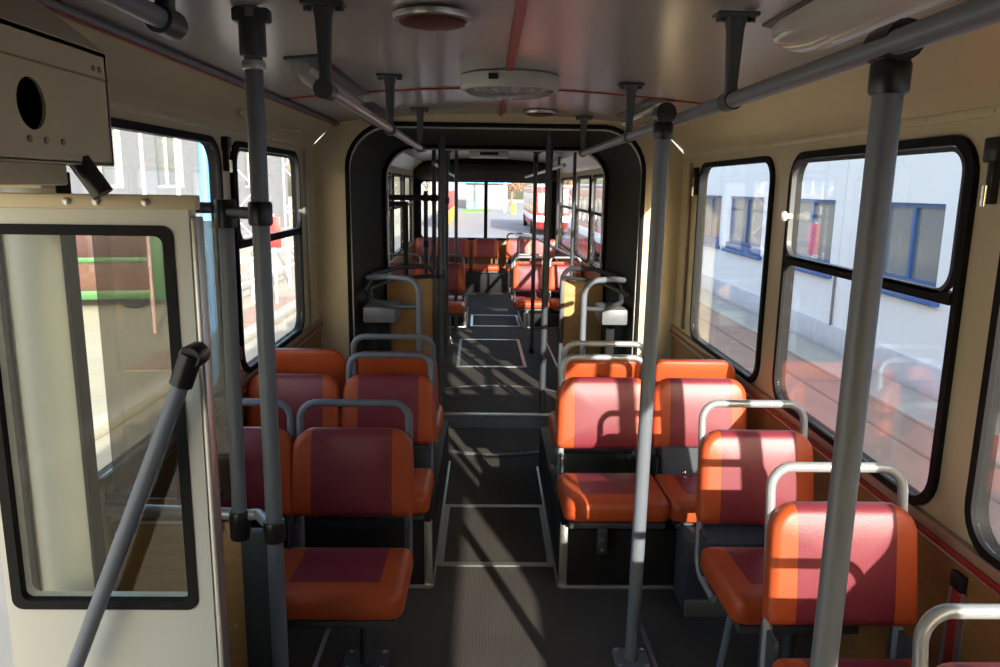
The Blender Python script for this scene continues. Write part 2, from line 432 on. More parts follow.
# ---- wood laminate below the windows, red/aluminium sill trim
def low_panel(x0, x1, ya, yb, z1, rear=False):
    mb = MB().box(x0, x1, ya, yb, 0.0, z1)
    struct((turn(mb) if rear else mb).build('trim_7', M['wood']))
low_panel(RX-.012, RX, Y0, YB, .695); low_panel(LX, LX+.012, 2.06, YB, .715)
low_panel(RX-.012, RX, YC, YE, .69, True); low_panel(LX, LX+.012, 7.6, YE, .69, True)
for X, s, ya, z in ((RX, -1, Y0, .70), (LX, 1, 2.06, .72)):
    mb = MB().box(min(X, X+s*.022), max(X, X+s*.022), ya, YB, z-.008, z+.022, .004)
    mb.use(1).box(min(X+s*.010, X+s*.026), max(X+s*.010, X+s*.026), ya, YB, z-.026, z-.008, .004)
    mb.use(2).box(min(X, X+s*.026), max(X, X+s*.026), ya, YB, z-.033, z-.026, .002)
    struct(mb.build('trim_8', [M['tan'], M['red'], M['alu']]))
# vertical red cover strip on the right wood panel
mb = MB().box(RX-.026, RX-.010, 1.735, 1.765, 0.0, .60, .003); mb.use(1).box(RX-.03, RX-.012, 1.725, 1.775, .60, .645, .004); mb.use(2).box(RX-.020, RX-.010, 1.715, 1.785, 0, .60)
struct(mb.build('trim_9', [M['red'], M['black'], M['alu']]))
# tan painted pillars between the right windows
# ---- bulkheads of the joint
h1 = rr(1.88, 2.12, (.02, .02, .26, .26), 8, .050, .905)       # X -.89..1.03, top 1.965
h2 = rr(1.70, 2.00, (.02, .02, .22, .22), 8, .06, .885)        # X -.79..0.91, top 1.885
def arch(pl, cx, w, rise): return [(x, z + (rise*(1-((x-cx)/(w/2))**2) if z > 1 else 0)) for x, z in pl]
h1 = arch(h1, .05, 1.88, .03); h2 = arch(h2, .06, 1.70, .02)
def top_out(z0=0.0):
    cpx = ceil_profile(-.95, 1.07, 16)
    return [(LX, -.055), (RX, -.055), (RX, 1.82)] + [(1.07, 1.99)] + [(x, z + .008) for x, z in cpx[::-1]][1:-1] + [(-.95, 1.99), (LX, 1.84)]
def cut_open(outer, hole):
    """bulkhead ring, open at the floor: one polygon"""
    b = [p for p in hole if p[1] > -.05]
    # order hole from bottom right up and over to bottom left
    right = sorted(hole, key=lambda p: (p[1] > 0, 0))
    return b
def bulk(hole, outer, ya, yb, f):
    body = [p for p in hole if p[1] > .2]                     # top-right corner then top-left corner
    poly = [(outer[0][0], 0)] + [(body[-1][0], 0)] + body[::-1] + [(body[0][0], 0), (outer[1][0], 0)] + outer[2:]
    return plate(poly, [], f, ya, yb)
struct(bulk(h1, top_out(), YB, YB+.05, XZ).build('wall_joint', M['cream']))
struct(bulk(h2, top_out(), YC-.05, YC, XZ).build('wall_joint', M['bellows']))
def hole_path(hole, y, dz=0):
    body = [p for p in hole if p[1] > .2]
    return [(body[0][0], y, 0.0)] + [(x, y, z) for x, z in body] + [(body[-1][0], y, 0.0)]
def edge_trim(hole, y, name):
    mb = MB().tube(hole_path(hole, y), .014, 8); mb.use(1)
    c = [(p[0] + (.02 if p[0] < .1 else -.02) * (1 if p[2] < 1.7 else .5), p[1]+.012, p[2] - (.018 if p[2] > 1.7 else 0)) for p in hole_path(hole, y)]
    mb.tube(c, .007, 6); return struct(mb.build(name, [M['rubber'], M['alu']]))
edge_trim(h1, YB-.006, 'trim_10'); edge_trim(h2, YC-.058, 'trim_11')
# pleated bellows
rings = []; NP = 22
b1 = [p for p in h1 if p[1] > .2]; b2 = [p for p in h2 if p[1] > .2]
b1 = [(b1[0][0], 0.0), (b1[0][0], .5), (b1[0][0], 1.1)] + b1 + [(b1[-1][0], 1.1), (b1[-1][0], .5), (b1[-1][0], 0.0)]
b2 = [(b2[0][0], 0.0), (b2[0][0], .5), (b2[0][0], 1.1)] + b2 + [(b2[-1][0], 1.1), (b2[-1][0], .5), (b2[-1][0], 0.0)]
for k in range(NP+1):
    t = k / NP; o = .012 + (.045 if k % 2 else 0)
    ring = []
    for (xa, za), (xb, zb) in zip(b1, b2):
        x = xa + (xb-xa)*t; z = za + (zb-za)*t
        dx = x-.09; zz = max(0, z-1.5)
        n = Vector((dx, zz*1.6)).normalized() if z > 1.5 else Vector((1 if dx > 0 else -1, 0))
        ring.append((x + n.x*o, YB+.05 + t*(YC-.05-YB-.05), z + n.y*o))
    rings.append(ring)
tag(MB().loft(rings, cap=False, closed=False).build('bellows', M['bellows'], angle=20), 'dark pleated fabric bellows lining the tunnel of the bus joint', 'bellows')
# ---- windows of the bus: gasket, pane, and where the photo has them a cross bar, a hopper frame and a latch
def window(n, X, s, ya, yb, za, zb, label, cross=None, latch=False, rear=False, rad=.10):
    """s = direction from the wall into the bus (+1 on the left wall)"""
    f = rearf(YZ) if rear else YZ
    tr = (lambda p: R(*p)) if rear else (lambda p: p)
    root = sthing('window_%d' % n, label, 'window', tr((X, (ya+yb)/2, za)))
    L = Vector(root.location)
    def bld(mb, name, m): mb.v = [p - L for p in mb.v]; return mb.build(name, m, root, at=(0, 0, 0))
    xi, xo = X + s*.016, X - s*.030
    t0, t1 = min(xi, xo), max(xi, xo)
    bld(plate(rect(ya-.017, yb+.017, za-.017, zb+.017, rad+.015), [rect(ya+.009, yb-.009, za+.009, zb-.009, rad-.010)], f, t0, t1), 'gasket', M['rubber'])
    bld(MB().loft([[f(u, v, X + s*.004) for u, v in rect(ya+.010, yb-.010, za+.010, zb-.010, rad-.01)], [f(u, v, X - s*.001) for u, v in rect(ya+.010, yb-.010, za+.010, zb-.010, rad-.01)]]), 'pane', M['glass'])
    if cross:
        mb = plate(rect(ya+.012, yb-.012, cross-.016, cross+.016), [], f, min(X-s*.02, X+s*.02), max(X-s*.02, X+s*.02))
        bld(mb, 'cross_bar', M['rubber'])
        # thin aluminium frame round the hinged upper light
        bld(plate(rect(ya+.014, yb-.014, cross+.008, zb-.014, .07), [rect(ya+.026, yb-.026, cross+.020, zb-.026, .06)], f, min(X+s*.001, X+s*.020), max(X+s*.001, X+s*.020)), 'hopper_frame', M['darkgrey'])
    if latch:
        y, z = latch; mb = MB().lathe([(.012, 0), (.012, s*.02), (.02, s*.024), (.022, s*.038), (.014, s*.046)], (X+s*.012, y, z), 12, 'x')
        if rear: turn(mb)
        bld(mb, 'latch', M['cream_door'])
    return root
window(1, LX, 1, *WL[0], .76, 1.765, 'left side window nearest the camera, above the open door leaf, blue post outside')
window(2, LX, 1, *WL[1], .76, 1.765, 'left side window with a cross bar, next to the joint bulkhead', 1.335, (4.40, 1.45))
window(3, RX, -1, *WR[2], .735, 1.735, 'right side window cut by the right edge of the photo')
window(4, RX, -1, *WR[3], .735, 1.735, 'large right side window with a dark cross bar behind the thick front pole', 1.325, (3.045, 1.50))
window(5, RX, -1, *WR[4], .735, 1.735, 'right side window without a cross bar, next to the joint bulkhead')
window(6, RX, -1, *WR[1], .93, 1.735, 'right side window behind the camera'); window(7, RX, -1, *WR[0], 1.10, 1.50, "driver's right side window behind the camera")
for k, (a, b) in enumerate(WRR):
    window(8+k, RX, -1, a, b, .75, 1.735, ('first', 'second', 'third', 'rearmost')[k] + ' right side window behind the joint', 1.33, None, True, .08)
for k, (a, b) in enumerate(WLR):
    window(12+k, LX, 1, a, b, .75, 1.735, ('first', 'second', 'third', 'rearmost')[k] + ' left side window behind the joint', 1.33, None, True, .08)
# windscreen and rear window
def end_window(n, y, s, x0, x1, z0, z1, div, label, rear):
    f = rearf(XZ) if rear else XZ
    root = sthing('window_%d' % n, label, 'window', R(.07, y) if rear else (.07, y, 0)); L = Vector(root.location)
    def bld(mb, name, m): mb.v = [p - L for p in mb.v]; return mb.build(name, m, root, at=(0, 0, 0))
    bld(plate(rect(x0-.03, x1+.03, z0-.03, z1+.03, .09), [rect(x0+.018, x1-.018, z0+.018, z1-.018, .06)], f, y-.02, y+.055), 'gasket', M['rubber'])
    bld(plate(rect(x0+.01, x1-.01, z0+.01, z1-.01, .05), [], f, y+.02, y+.025), 'pane', M['glass'])
    bld(plate(rect(div-.028, div+.028, z0+.01, z1-.01), [], f, y-.012, y+.05), 'divider', M['rubber'])
end_window(16, YE, 1, -1.00, 1.14, .76, 1.69, .07, 'rear window of the bus with a dark upright divider', True)
end_window(17, Y0-.04, 1, -.55, 1.05, .95, 1.76, .07, 'windscreen behind the camera', False)
# black blind box over the rear window
mb = turn(MB().box(LX+.02, RX-.02, YE-.10, YE-.02, 1.70, 1.96, .01))
struct(mb.build('trim_12', M['black']))

struct(MB().box(LX, -.955, 1.705, 1.745, 0, 1.62, .006).build('trim_16', M['cream_door']))
struct(MB().box(-.955, -.945, 1.70, 1.75, 0, 1.62, .003).box(LX, -1.085, 1.69, 1.704, 0, 1.62, .003).build('trim_17', M['rubber']))
# ---- front door: the open rear leaf stands square to the wall, header box and runner above it
ld = sthing('door_1', 'open cream door leaf with a big black-gasketed glass pane at the left front', 'door', (LX, 1.60, -.33))
def part(mb, name, m, root, label=None):
    L = Vector(root.location); mb.v = [p - L for p in mb.v]; return mb.build(name, m, root, at=(0, 0, 0), label=label)
part(plate(rect(-1.09, -.620, -.33, 1.545), [rect(-1.053, -.675, .659, 1.491, .02)], XZ, 1.582, 1.622), 'leaf', M['cream_door'], ld)
part(plate(rect(-1.075, -.654, .638, 1.512, .025), [rect(-1.052, -.676, .660, 1.490, .018)], XZ, 1.578, 1.598), 'gasket', M['rubber'], ld)
part(MB().box(-1.06, -.672, 1.588, 1.592, .655, 1.49), 'pane', M['dglass'], ld)
part(MB().box(-.621, -.606, 1.586, 1.628, -.33, 1.53, .003), 'edge_strip', M['alu'], ld, 'aluminium edge strip')
hd = part(MB().tube([(-.617, 1.53, 1.235), (-.93, 1.50, .48)], .0175, 14), 'handle_bar', M['pole'], ld, 'slanting grey handle bar')
mb = MB().tube([(-.612, 1.53, 1.25), (-.637, 1.527, 1.185)], .024, 14).lathe([(.022, 0), (.026, .008), (.026, .05), (.020, .06)], (-.612, 1.515, 1.245), 14, 'y')
o = mb; o.v = [p - Vector(ld.location) for p in o.v]; c = o.build('clamp', M['black'], hd, at=(0, 0, 0))
mb = MB().box(-1.09, -.60, 1.57, 1.60, 1.545, 1.575, .004)
part(mb, 'top_rail', M['cream'], ld)
mb = MB()
for x in (-.86, -.80, -.70, -1.03): mb.lathe([(.008, 0), (.008, -.005), (.004, -.007)], (x, 1.57, 1.56), 10, 'y')
part(mb, 'bolts', M['bolt'], ld)

hb = sthing('trim_13', 'cream door gear box on the left wall with a round black hole', 'door gear box', (LX, .8, 1.64))
box = plate(rect(-.1, 1.655, 1.635, 1.860), [[(1.378 + .043*math.cos(a), 1.733 + .045*math.sin(a)) for a in [k*PI/12 for k in range(24)]]], YZ, -.806, -.80)
part(box, 'cover', M['cream'], hb)
part(MB().prism([(LX, 1.635), (-.80, 1.635), (-.80, 1.86), (-.94, 1.965), (LX, 1.84)], XZ, 1.648, 1.658).box(LX, -.80, -.1, 1.655, 1.632, 1.638), 'housing', M['cream'], hb)
part(MB().box(-.802, -.797, -.1, 1.655, 1.804, 1.808), 'seam', M['tan'], hb)
part(MB().box(LX+.02, -.86, .3, 1.5, 1.66, 1.80), 'inside', M['black'], hb)
part(MB().prism([(-.80, 1.852), (-.80, 1.862), (-.935, 1.968), (-.945, 1.958)], lambda u, v, t: (u, t, v), -.1, 1.658), 'lid', M['cream'], hb)
mb = MB()
for y, z in ((1.36, 1.672), (1.41, 1.672), (1.465, 1.672), (1.60, 1.825), (1.625, 1.825)): mb.lathe([(.006, 0), (.006, .003)], (-.80, y, z), 8, 'x')
part(mb, 'screws', M['tan'], hb)
part(MB().box(-.87, -.815, -.1, 1.50, 1.592, 1.632, .004).box(-1.09, -.88, 1.52, 1.57, 1.585, 1.61, .003), 'runner', M['cream'], hb)
mb = MB().tube([(-.815, 1.545, 1.640), (-.775, 1.55, 1.575)], .022, 10)
part(mb, 'stop_buffer', M['black'], hb)

# ================================================================ SEATS
def pad(w, h, t, rad, ef=.028, eb=.012, bulge=.012, curve=0., taper=0.):
    """upholstered pad: face towards -y, from y=0 (face) to y=t (back), bottom at z=0"""
    rings = []
    def ring(ins, y, k=1.):
        pl = rr(w-2*ins, h-2*ins, tuple(max(r-ins, .006) for r in rad), 6)
        out = []
        for x, z in pl:
            x *= k; z *= k; zz = z + h/2
            x *= 1 - taper*zz/h
            out.append((x, y - curve*(x/(w/2))**2, zz))
        return out
    for k in (.06, .4, .75): rings.append(ring(eb, t, k))
    for a in (0, 45, 90):
        a = math.radians(a); rings.append(ring(eb*(1-math.sin(a)), t - eb + eb*math.cos(a)))
    for a in (0, 22, 45, 68, 90):
        a = math.radians(a); rings.append(ring(ef*(1-math.cos(a)), ef*(1-math.sin(a))))
    for k in (.9, .75, .55, .3, .06): rings.append(ring(ef, -bulge*(1-k**3), k))
    return MB().loft(rings)
MESH = {}
def cm(key, fn):
    if key not in MESH: MESH[key] = fn()
    return MESH[key]
def child(name, me, parent, loc=(0, 0, 0), rot=(0, 0, 0), label=None):
    o = bpy.data.objects.new(name, me); COL.objects.link(o); o.parent = parent; o.location = loc; o.rotation_euler = rot
    if label: o['label'] = label
    return o
def seat_frame(handle, w=.375, dz=.0):
    x = w/2; top = .888 if handle else .58
    k = math.tan(math.radians(9))
    def Y(z): return .052 + (z-.48)*k
    pts = [(-x, -.14, .315), (-x, .045, .315), (-x, Y(.48), .48), (-x, Y(top), top), (x, Y(top), top), (x, Y(.48), .48), (x, .045, .315), (x, -.14, .315)]
    return MB().tube(fillet(pts, .058 if handle else .03, 7), .0135, 12)
def cushion_mesh(m):
    mb = pad(.425, .365, .086, (.03, .03, .05, .05), ef=.036, eb=.014, bulge=.010)
    # lay it down: face (-y) becomes up (+z), its height runs along y; the front edge gets a rounder nose
    mb.v = [Vector((p.x, .1825 - p.z, .086 - p.y)) for p in mb.v]
    mb.v = [Vector((p.x*(1 + .03*(1 if p.y < 0 else 0)), -p.y, p.z)) if False else p for p in mb.v]
    return mb.mesh('cushion', m)
def make_seat(x, y, dz, face, label, group, handle=True, support='leg', dots=False, rear=False, sx=1., tube='pole', wx=1., cz=0.):
    rz = 0 if face > 0 else PI
    loc = R(x, y) if rear else (x, y, 0)
    t = thing('passenger_chair', label, 'seat', (loc[0], loc[1], 0), rz + (JA if rear else 0), group)
    t.scale = (wx, 1, 1)
    fm = M['tube'] if tube == 'tube' else M['pole']
    child('cushion', cm('cush', lambda: cushion_mesh(M['cush'])), t, (0, -.212, .332+dz+cz), (math.radians(-2.0), 0, 0))
    bm_ = M['backd'] if dots else M['back']
    child('backrest', cm(('back', dots), lambda: pad(.425, .315, .058, (.03, .03, .075, .075), curve=.012, taper=.05).mesh('backrest', bm_)), t, (0, 0, .500+dz), (math.radians(-9), 0, 0))
    fr = child('frame', cm(('frame', handle, tube), lambda: seat_frame(handle).mesh('frame', fm)), t, (0, 0, dz))
    def hinge():
        mb = MB()
        for s in (-1, 1):
            pass
        mb.box(-.006, .006, -.02, .085, .325, .47, .003)
        return mb.mesh('bracket', M['darkgrey'])
    if support != 'none':
        for s in (-1, 1): child('bracket', cm('hinge', hinge), t, (s*.1875, 0, dz))
    h = .315 + dz + cz
    def under():
        return MB().box(-.19, .19, -.38, -.02, .305, .332, .006).mesh('seat_pan', M['darkgrey'])
    child('seat_pan', cm('pan', under), t, (0, 0, dz+cz))
    if support in ('leg', 'leg2', 'chrome'):
        lx = .06*sx
        if support == 'chrome':
            me = cm(('leg', 'chrome', h), lambda: MB().lathe([(.04, 0), (.034, .012), (.016, .07), (.012, .09), (.012, h-.01)], (0, 0, 0), 16).mesh('leg', M['chrome']))
            child('leg', me, t, (lx, -.30, 0))
        else:
            me = cm(('leg', h), lambda: MB().tube([(0, 0, .012), (0, 0, h-.01)], .021, 14).mesh('leg', M['tubed']))
            lg = child('leg', me, t, (lx, -.20, 0))
            def base():
                mb = MB().prism(rr(.15, .13, .012, 3), XY, 0, .012)
                for a, b in ((-.055, -.045), (.055, -.045), (.055, .045), (-.055, .045)): mb.use(1).lathe([(.009, .011), (.009, .017), (.004, .02)], (a, b, 0), 8)
                return mb.mesh('base_plate', [M['tubed'], M['bolt']])
            child('base_plate', cm('base', base), lg)
            if support == 'leg2':
                def slant(): return MB().tube([(0, 0, 0), (0, -.10, h-.01)], .0135, 12).mesh('leg', M['pole'])
                child('leg', cm(('slant', h), slant), t, (-.165, -.16, 0))
    elif support == 'box':
        def lug():
            mb = MB().box(-.02, .02, -.006, .006, -.10, .01, .003); mb.use(1).lathe([(.007, 0), (.007, -.006)], (0, -.004, -.035), 8, 'y').lathe([(.007, 0), (.007, -.006)], (0, -.004, -.08), 8, 'y')
            return mb.mesh('fixing_lug', [M['darkgrey'], M['bolt']])
        child('fixing_lug', cm('lug', lug), t, (-.06, -.388, .305+dz))
        def stilt():
            return MB().tube([(0, 0, .300), (0, 0, .32)], .0125, 10).mesh('leg', M['pole'])
        for u in (-.16, .16):
            for v in (.02, -.3): child('leg', cm('stilt', stilt), t, (u, v, dz))
    return t

G1, G2 = 'single seats along the right wall', 'double seat at the left front'
make_seat(.955, 1.09, -.02, 1, 'bus seat at the bottom right corner, only handle loop and top edge in view', G1, True, 'leg2', True, tube='tube', wx=.925, cz=.038)
make_seat(.918, 1.72, .008, 1, 'sunlit single seat with dotted maroon back behind the thick front pole', G1, True, 'leg2', True, tube='tube', wx=.925, cz=.038)
make_seat(.908, 2.32, .003, 1, 'sunlit single seat at the right wall just in front of the grey heater housing', G1, True, 'leg2', False, tube='tube', wx=.925, cz=.038)
make_seat(-.472, 2.50, -.06, 1, 'shaded aisle seat of the nearest left pair, on a grey post with base plate', G2, True, 'leg', sx=1.2, wx=1.045)
make_seat(-.890, 2.50, -.06, 1, 'window seat of the nearest left pair, half hidden by the two upright poles', G2, True, 'none')
G3, G4 = 'seats on the right wheel arch box', 'seats on the left wheel arch box'
make_seat(.525, 3.13, -.025, 1, 'sunlit aisle seat on the right wheel arch, partly behind the middle pole', G3, True, 'box', tube='tube')
make_seat(.945, 3.13, -.025, 1, 'sunlit window seat on the right wheel arch, no handle loop, facing the camera', G3, False, 'box')
make_seat(.545, 3.47, .015, -1, 'aisle seat on the right wheel arch showing its plain orange back', G3, True, 'box', tube='tube')
make_seat(.965, 3.47, .015, -1, 'window seat on the right wheel arch showing its plain orange back', G3, False, 'box')
make_seat(-.44, 3.24, -.05, 1, 'shaded aisle seat on the left wheel arch with handle loop, facing the camera', G4, True, 'box')
make_seat(-.870, 3.24, -.05, 1, 'shaded window seat on the left wheel arch, facing the camera', G4, False, 'box')
make_seat(-.44, 3.58, .015, -1, 'aisle seat on the left wheel arch showing its plain orange back', G4, True, 'box')
make_seat(-.875, 3.58, .025, -1, 'window seat on the left wheel arch showing its plain orange back', G4, False, 'box')
G5 = 'seats behind the joint'
make_seat(-.40, 7.95, -.01, 1, 'dark aisle seat behind the joint on a chrome post, left of the aisle', G5, True, 'chrome', rear=True)
make_seat(-.86, 7.95, -.01, 1, 'window seat behind the joint next to the chrome-post seat on the left', G5, True, 'none', rear=True)
make_seat(.575, 9.00, -.12, 1, 'sunlit aisle seat on the rear right wheel arch, facing the camera', G5, True, 'box', rear=True, tube='tube')
make_seat(1.01, 9.00, -.12, 1, 'sunlit window seat on the rear right wheel arch, facing the camera', G5, True, 'box', rear=True, tube='tube')
make_seat(.555, 9.36, -.10, -1, 'aisle seat on the rear right wheel arch with its orange back to the camera', G5, True, 'box', rear=True, tube='tube')
make_seat(1.00, 9.36, -.10, -1, 'window seat on the rear right wheel arch with its orange back to the camera', G5, False, 'box', rear=True)
make_seat(-.42, 9.10, -.12, 1, 'shaded aisle seat on the rear left wheel arch', G5, True, 'box', rear=True)
make_seat(-.86, 9.10, -.12, 1, 'shaded window seat on the rear left wheel arch', G5, False, 'box', rear=True)
G6 = 'seats of the back row'
for k, x in enumerate((-.86, -.40, .07, .60, 1.01)):
    make_seat(x, 11.95, -.012, 1, ('leftmost seat of the back row under the rear window', 'second seat from the left in the back row under the rear window',
        'middle seat of the back row, at the end of the aisle', 'second seat from the right in the back row, dark handle loop', 'rightmost seat of the back row under the rear window')[k], G6, k == 3, 'none', rear=True)

# ---- wheel arch boxes the paired seats stand on
def arch_box(x0, x1, ya, yb, z, label, aisle, rear=False):
    c = R((x0+x1)/2, (ya+yb)/2) if rear else ((x0+x1)/2, (ya+yb)/2, 0)
    t = thing('wheel_arch_box', label, 'wheel arch box', c, JA if rear else 0, 'wheel arch boxes under the seats')
    cx, cy = (x0+x1)/2, (ya+yb)/2
    w, d = (x1-x0)/2, (yb-ya)/2
    MB().box(-w, w, -d, d, 0, z, .012).build('body', M['mat_black'], t)
    ax = w if aisle > 0 else -w
    s = 1 if aisle > 0 else -1
    MB().box(min(ax, ax-s*.026), max(ax, ax-s*.026), -d-.005, -d+.002, 0, z+.02, .002).build('corner_strip', M['alu'], t, label='aluminium upright strip')
    MB().box(min(ax, ax+s*.005), max(ax, ax+s*.005), -d-.005, -d+.022, 0, z+.02, .002).build('corner_strip', M['alu'], t, label='aluminium upright strip')
    MB().box(-w, w, -d-.012, -d+.001, 0, .014, .002).build('floor_strip', M['alu'], t)
    MB().box(min(ax, ax+s*.012), max(ax, ax+s*.012), -d, d, 0, .014, .002).build('floor_strip', M['alu'], t)
    return t
arch_box(.31, RX-.03, 2.80, 4.12, .255, 'black right wheel arch box with aluminium corner strip carrying four sunlit seats', -1)
arch_box(LX+.03, -.215, 2.80, 4.20, .265, 'black left wheel arch box with aluminium corner strip carrying four shaded seats', 1)
arch_box(.48, RX-.03, 8.55, 10.0, .165, 'right wheel arch box behind the joint', -1, True)
arch_box(LX+.03, -.19, 8.55, 10.0, .165, 'left wheel arch box behind the joint', 1, True)
# grey heater housings
mb = MB().box(.765, RX-.02, 2.60, 2.775, .0, .30, .012)
t = thing('heater_housing', 'grey metal heater housing on the floor in front of the right wheel arch', 'heater', (1.0, 2.69, 0)); part(mb, 'cover', M['housing'], t)
part(MB().box(.765, RX-.02, 2.585, 2.602, 0, .07, .006), 'kick_strip', M['alu'], t, 'worn shiny kick strip')
mb = MB().prism([(3.00, .27), (3.12, .27), (3.20, .47), (3.18, .495), (3.10, .495)], lambda u, v, w: (w, u, v), .77, 1.08)
t = thing('cover_plate', 'slanted grey cover plate with one screw under the right wheel arch window seat', 'cover', (.93, 3.1, .27)); part(mb, 'plate', M['housing'], t)
part(MB().lathe([(.011, 0), (.011, -.006), (.006, -.009)], (.86, 3.045, .40), 12, 'y'), 'screw', M['chrome'], t)
# back row plinth
tag(turn(MB().box(LX+.03, RX-.03, 11.50, YE-.04, 0, .29, .01)).build('bench_base', M['mat_black']), 'black raised base carrying the back row of seats', 'bench base')
tag(turn(MB().box(LX+.03, RX-.03, YE-.036, YE-.004, .29, .74, .004)).build('wood_panelling', M['wood']), 'wood laminate panel behind the back row seats', 'panel')

# ================================================================ FLOOR FITTINGS
def hatch(x0, x1, ya, yb, label, rear=False, w=.03):
    c = R((x0+x1)/2, (ya+yb)/2) if rear else ((x0+x1)/2, (ya+yb)/2, 0)
    t = thing('floor_hatch', label, 'hatch', c, JA if rear else 0, 'floor hatches along the aisle')
    a, b = (x1-x0)/2, (yb-ya)/2
    plate(rect(-a, a, -b, b, .004, 2), [rect(-a+w, a-w, -b+w, b-w)], XY, 0, .006).build('frame', M['alu'], t, at=(0, 0, 0))
    MB().box(-a+w, a-w, -b+w, b-w, 0, .004).build('lid', M['floor'], t, at=(0, 0, 0))
hatch(-.205, .305, 2.97, 3.60, 'nearest aluminium framed floor hatch, between the wheel arch boxes')
hatch(-.25, .39, 6.60, 7.85, 'long aluminium framed floor hatch just behind the joint', True)
hatch(-.14, .45, 8.62, 9.40, 'small far floor hatch between the rear wheel arch boxes', True)
# floor cover strips
for pts, lab in (([(.588, 1.2), (.588, 2.58)], 'thin aluminium floor strip at the foot of the middle right pole'), ([(-.567, 1.9), (-.567, 2.56)], 'thin aluminium floor strip under the nearest left seats')):
    x = pts[0][0]; mb = MB().box(x-.009, x+.009, pts[0][1], pts[1][1], 0, .005, .002)
    for k in range(5): mb.lathe([(.004, .005), (.003, .007)], (x, pts[0][1] + .1 + k*(pts[1][1]-pts[0][1]-.2)/4, 0), 8)
    tag(mb.build('floor_strip', M['alu']), lab, 'floor strip')
for pts, lab in (([(.67, 6.1), (.67, 7.9)], 'floor strip right of the aisle behind the joint'),):
    x = pts[0][0]; tag(turn(MB().box(x-.01, x+.01, pts[0][1], pts[1][1], 0, .005, .002)).build('floor_strip', M['alu']), lab, 'floor strip')
# turntable of the joint
tt = thing('turntable_plate', 'round black rubber turntable floor plate in the joint with bright rim', 'turntable', (.07, 5.12, 0))
MB().lathe([(.80, 0), (.80, .010), (.78, .012), (.01, .012)], (0, 0, 0), 64).build('disc', M['floor'], tt, at=(0, 0, 0))
MB().tube([(.80*math.cos(a), .80*math.sin(a), .009) for a in [k*PI/36 for k in range(72)]], .010, 6, True).build('rim', M['alu'], tt, at=(0, 0, 0))
mb = MB().box(-.72, .72, -.03, .03, .012, .018, .002)
for k in range(16): mb.lathe([(.007, .018), (.005, .021)], (-.68 + k*.09, 0, 0), 8)
mb.build('hinge_strip', M['alu'], tt, at=(0, 0, 0))
MB().box(-.76, .76, -.31, -.045, .012, .014).build('tread_mat', M['mat_black'], tt, at=(0, 0, 0))

# ================================================================ POLES AND RAILS
def clamp(mb, x, y, z, r=.03, h=.07):
    mb.lathe([(r*.9, -h/2), (r, -h/2+.006), (r, h/2-.006), (r*.9, h/2)], (x, y, z), 16)
def pole(p0, p1, r, label, top_clamp=None, foot=True, m='pole', group='upright poles', clamps=(), cup=False):
    t = thing('upright_pole', label, 'pole', (p0[0], p0[1], p0[2]), 0, group)
    L = Vector(p0)
    part(MB().tube([p0, p1], r, 18), 'tube', M[m], t)
    for z in clamps:
        k = (z-p0[2])/(p1[2]-p0[2]); mb = MB(); clamp(mb, p0[0]+(p1[0]-p0[0])*k, p0[1]+(p1[1]-p0[1])*k, z, r+.008, .06); part(mb, 'clamp', M['black'], t)
    if top_clamp:
        mb = MB(); x, y, z = p1; clamp(mb, x, y, z-.028, r+.007, .05)
        mb.tube([(x, y-.035, z+.022), (x, y+.035, z+.022)], .030, 16)
        part(mb, 'rail_joint', M['black'], t)
    if cup:
        mb = MB(); x, y, z = p1; clamp(mb, x, y, z-.07, r+.010, .09); mb.box(x-.045, x+.045, y-.02, y+.02, z-.035, z-.002, .006); part(mb, 'ceiling_socket', M['tubed'], t)
        part(MB().lathe([(r+.004, 0), (r+.006, .004), (r+.006, .018), (r+.003, .022)], (x, y, z-.145), 16), 'ferrule', M['alu'], t)
    if foot:
        mb = MB().prism(rr(.12, .12, .015, 3, p0[0], p0[1]), XY, p0[2], p0[2]+.010)
        mb.use(1)
        for a, b in ((-.045, -.045), (.045, -.045), (.045, .045), (-.045, .045)): mb.lathe([(.008, p0[2]+.010), (.008, p0[2]+.015), (.004, p0[2]+.018)], (p0[0]+a, p0[1]+b, 0), 8)
        part(mb, 'foot_plate', [M['greybox'], M['bolt']], t)
    return t
pole((.604, 1.19, 0), (.612, 1.19, 1.80), .0225, 'thick grey pole in the right foreground, crossing the window', True)
pole((.512, 2.32, 0), (.524, 2.32, 1.80), .0225, 'slim grey pole standing on the floor in front of the right wheel arch seats', True)
pa = pole((-.584, 1.95, 0), (-.580, 1.95, 2.02), .0225, 'full height grey pole from floor to ceiling beside the door partition', cup=True, clamps=(1.525, .655))
pb = pole((-.712, 2.05, .60), (-.704, 2.05, 1.545), .0205, 'shorter grey pole between the two black clamps, beside the door leaf', foot=False)
mb = MB(); clamp(mb, -.704, 2.05, 1.52, .029, .075); mb.tube([(-.704, 2.05, 1.525), (-.582, 1.95, 1.525)], .016, 12)
part(mb, 'clamp', M['black'], pb)
mb = MB(); clamp(mb, -.712, 2.05, .625, .029, .085); part(mb, 'clamp', M['black'], pb)
part(MB().tube(fillet([(-.712, 2.05, .65), (-.66, 2.06, .655), (-.615, 2.0, .652), (-.584, 1.955, .652)], .03), .0165, 12), 'elbow', M['tube'], pb)
# grey cross tube from door gear to the poles
tag(MB().tube([(-1.08, 2.06, 1.535), (-.735, 2.05, 1.535)], .015, 12).build('cross_tube', M['tubed']), 'dark cross tube from the left wall to the short pole at head height', 'tube')
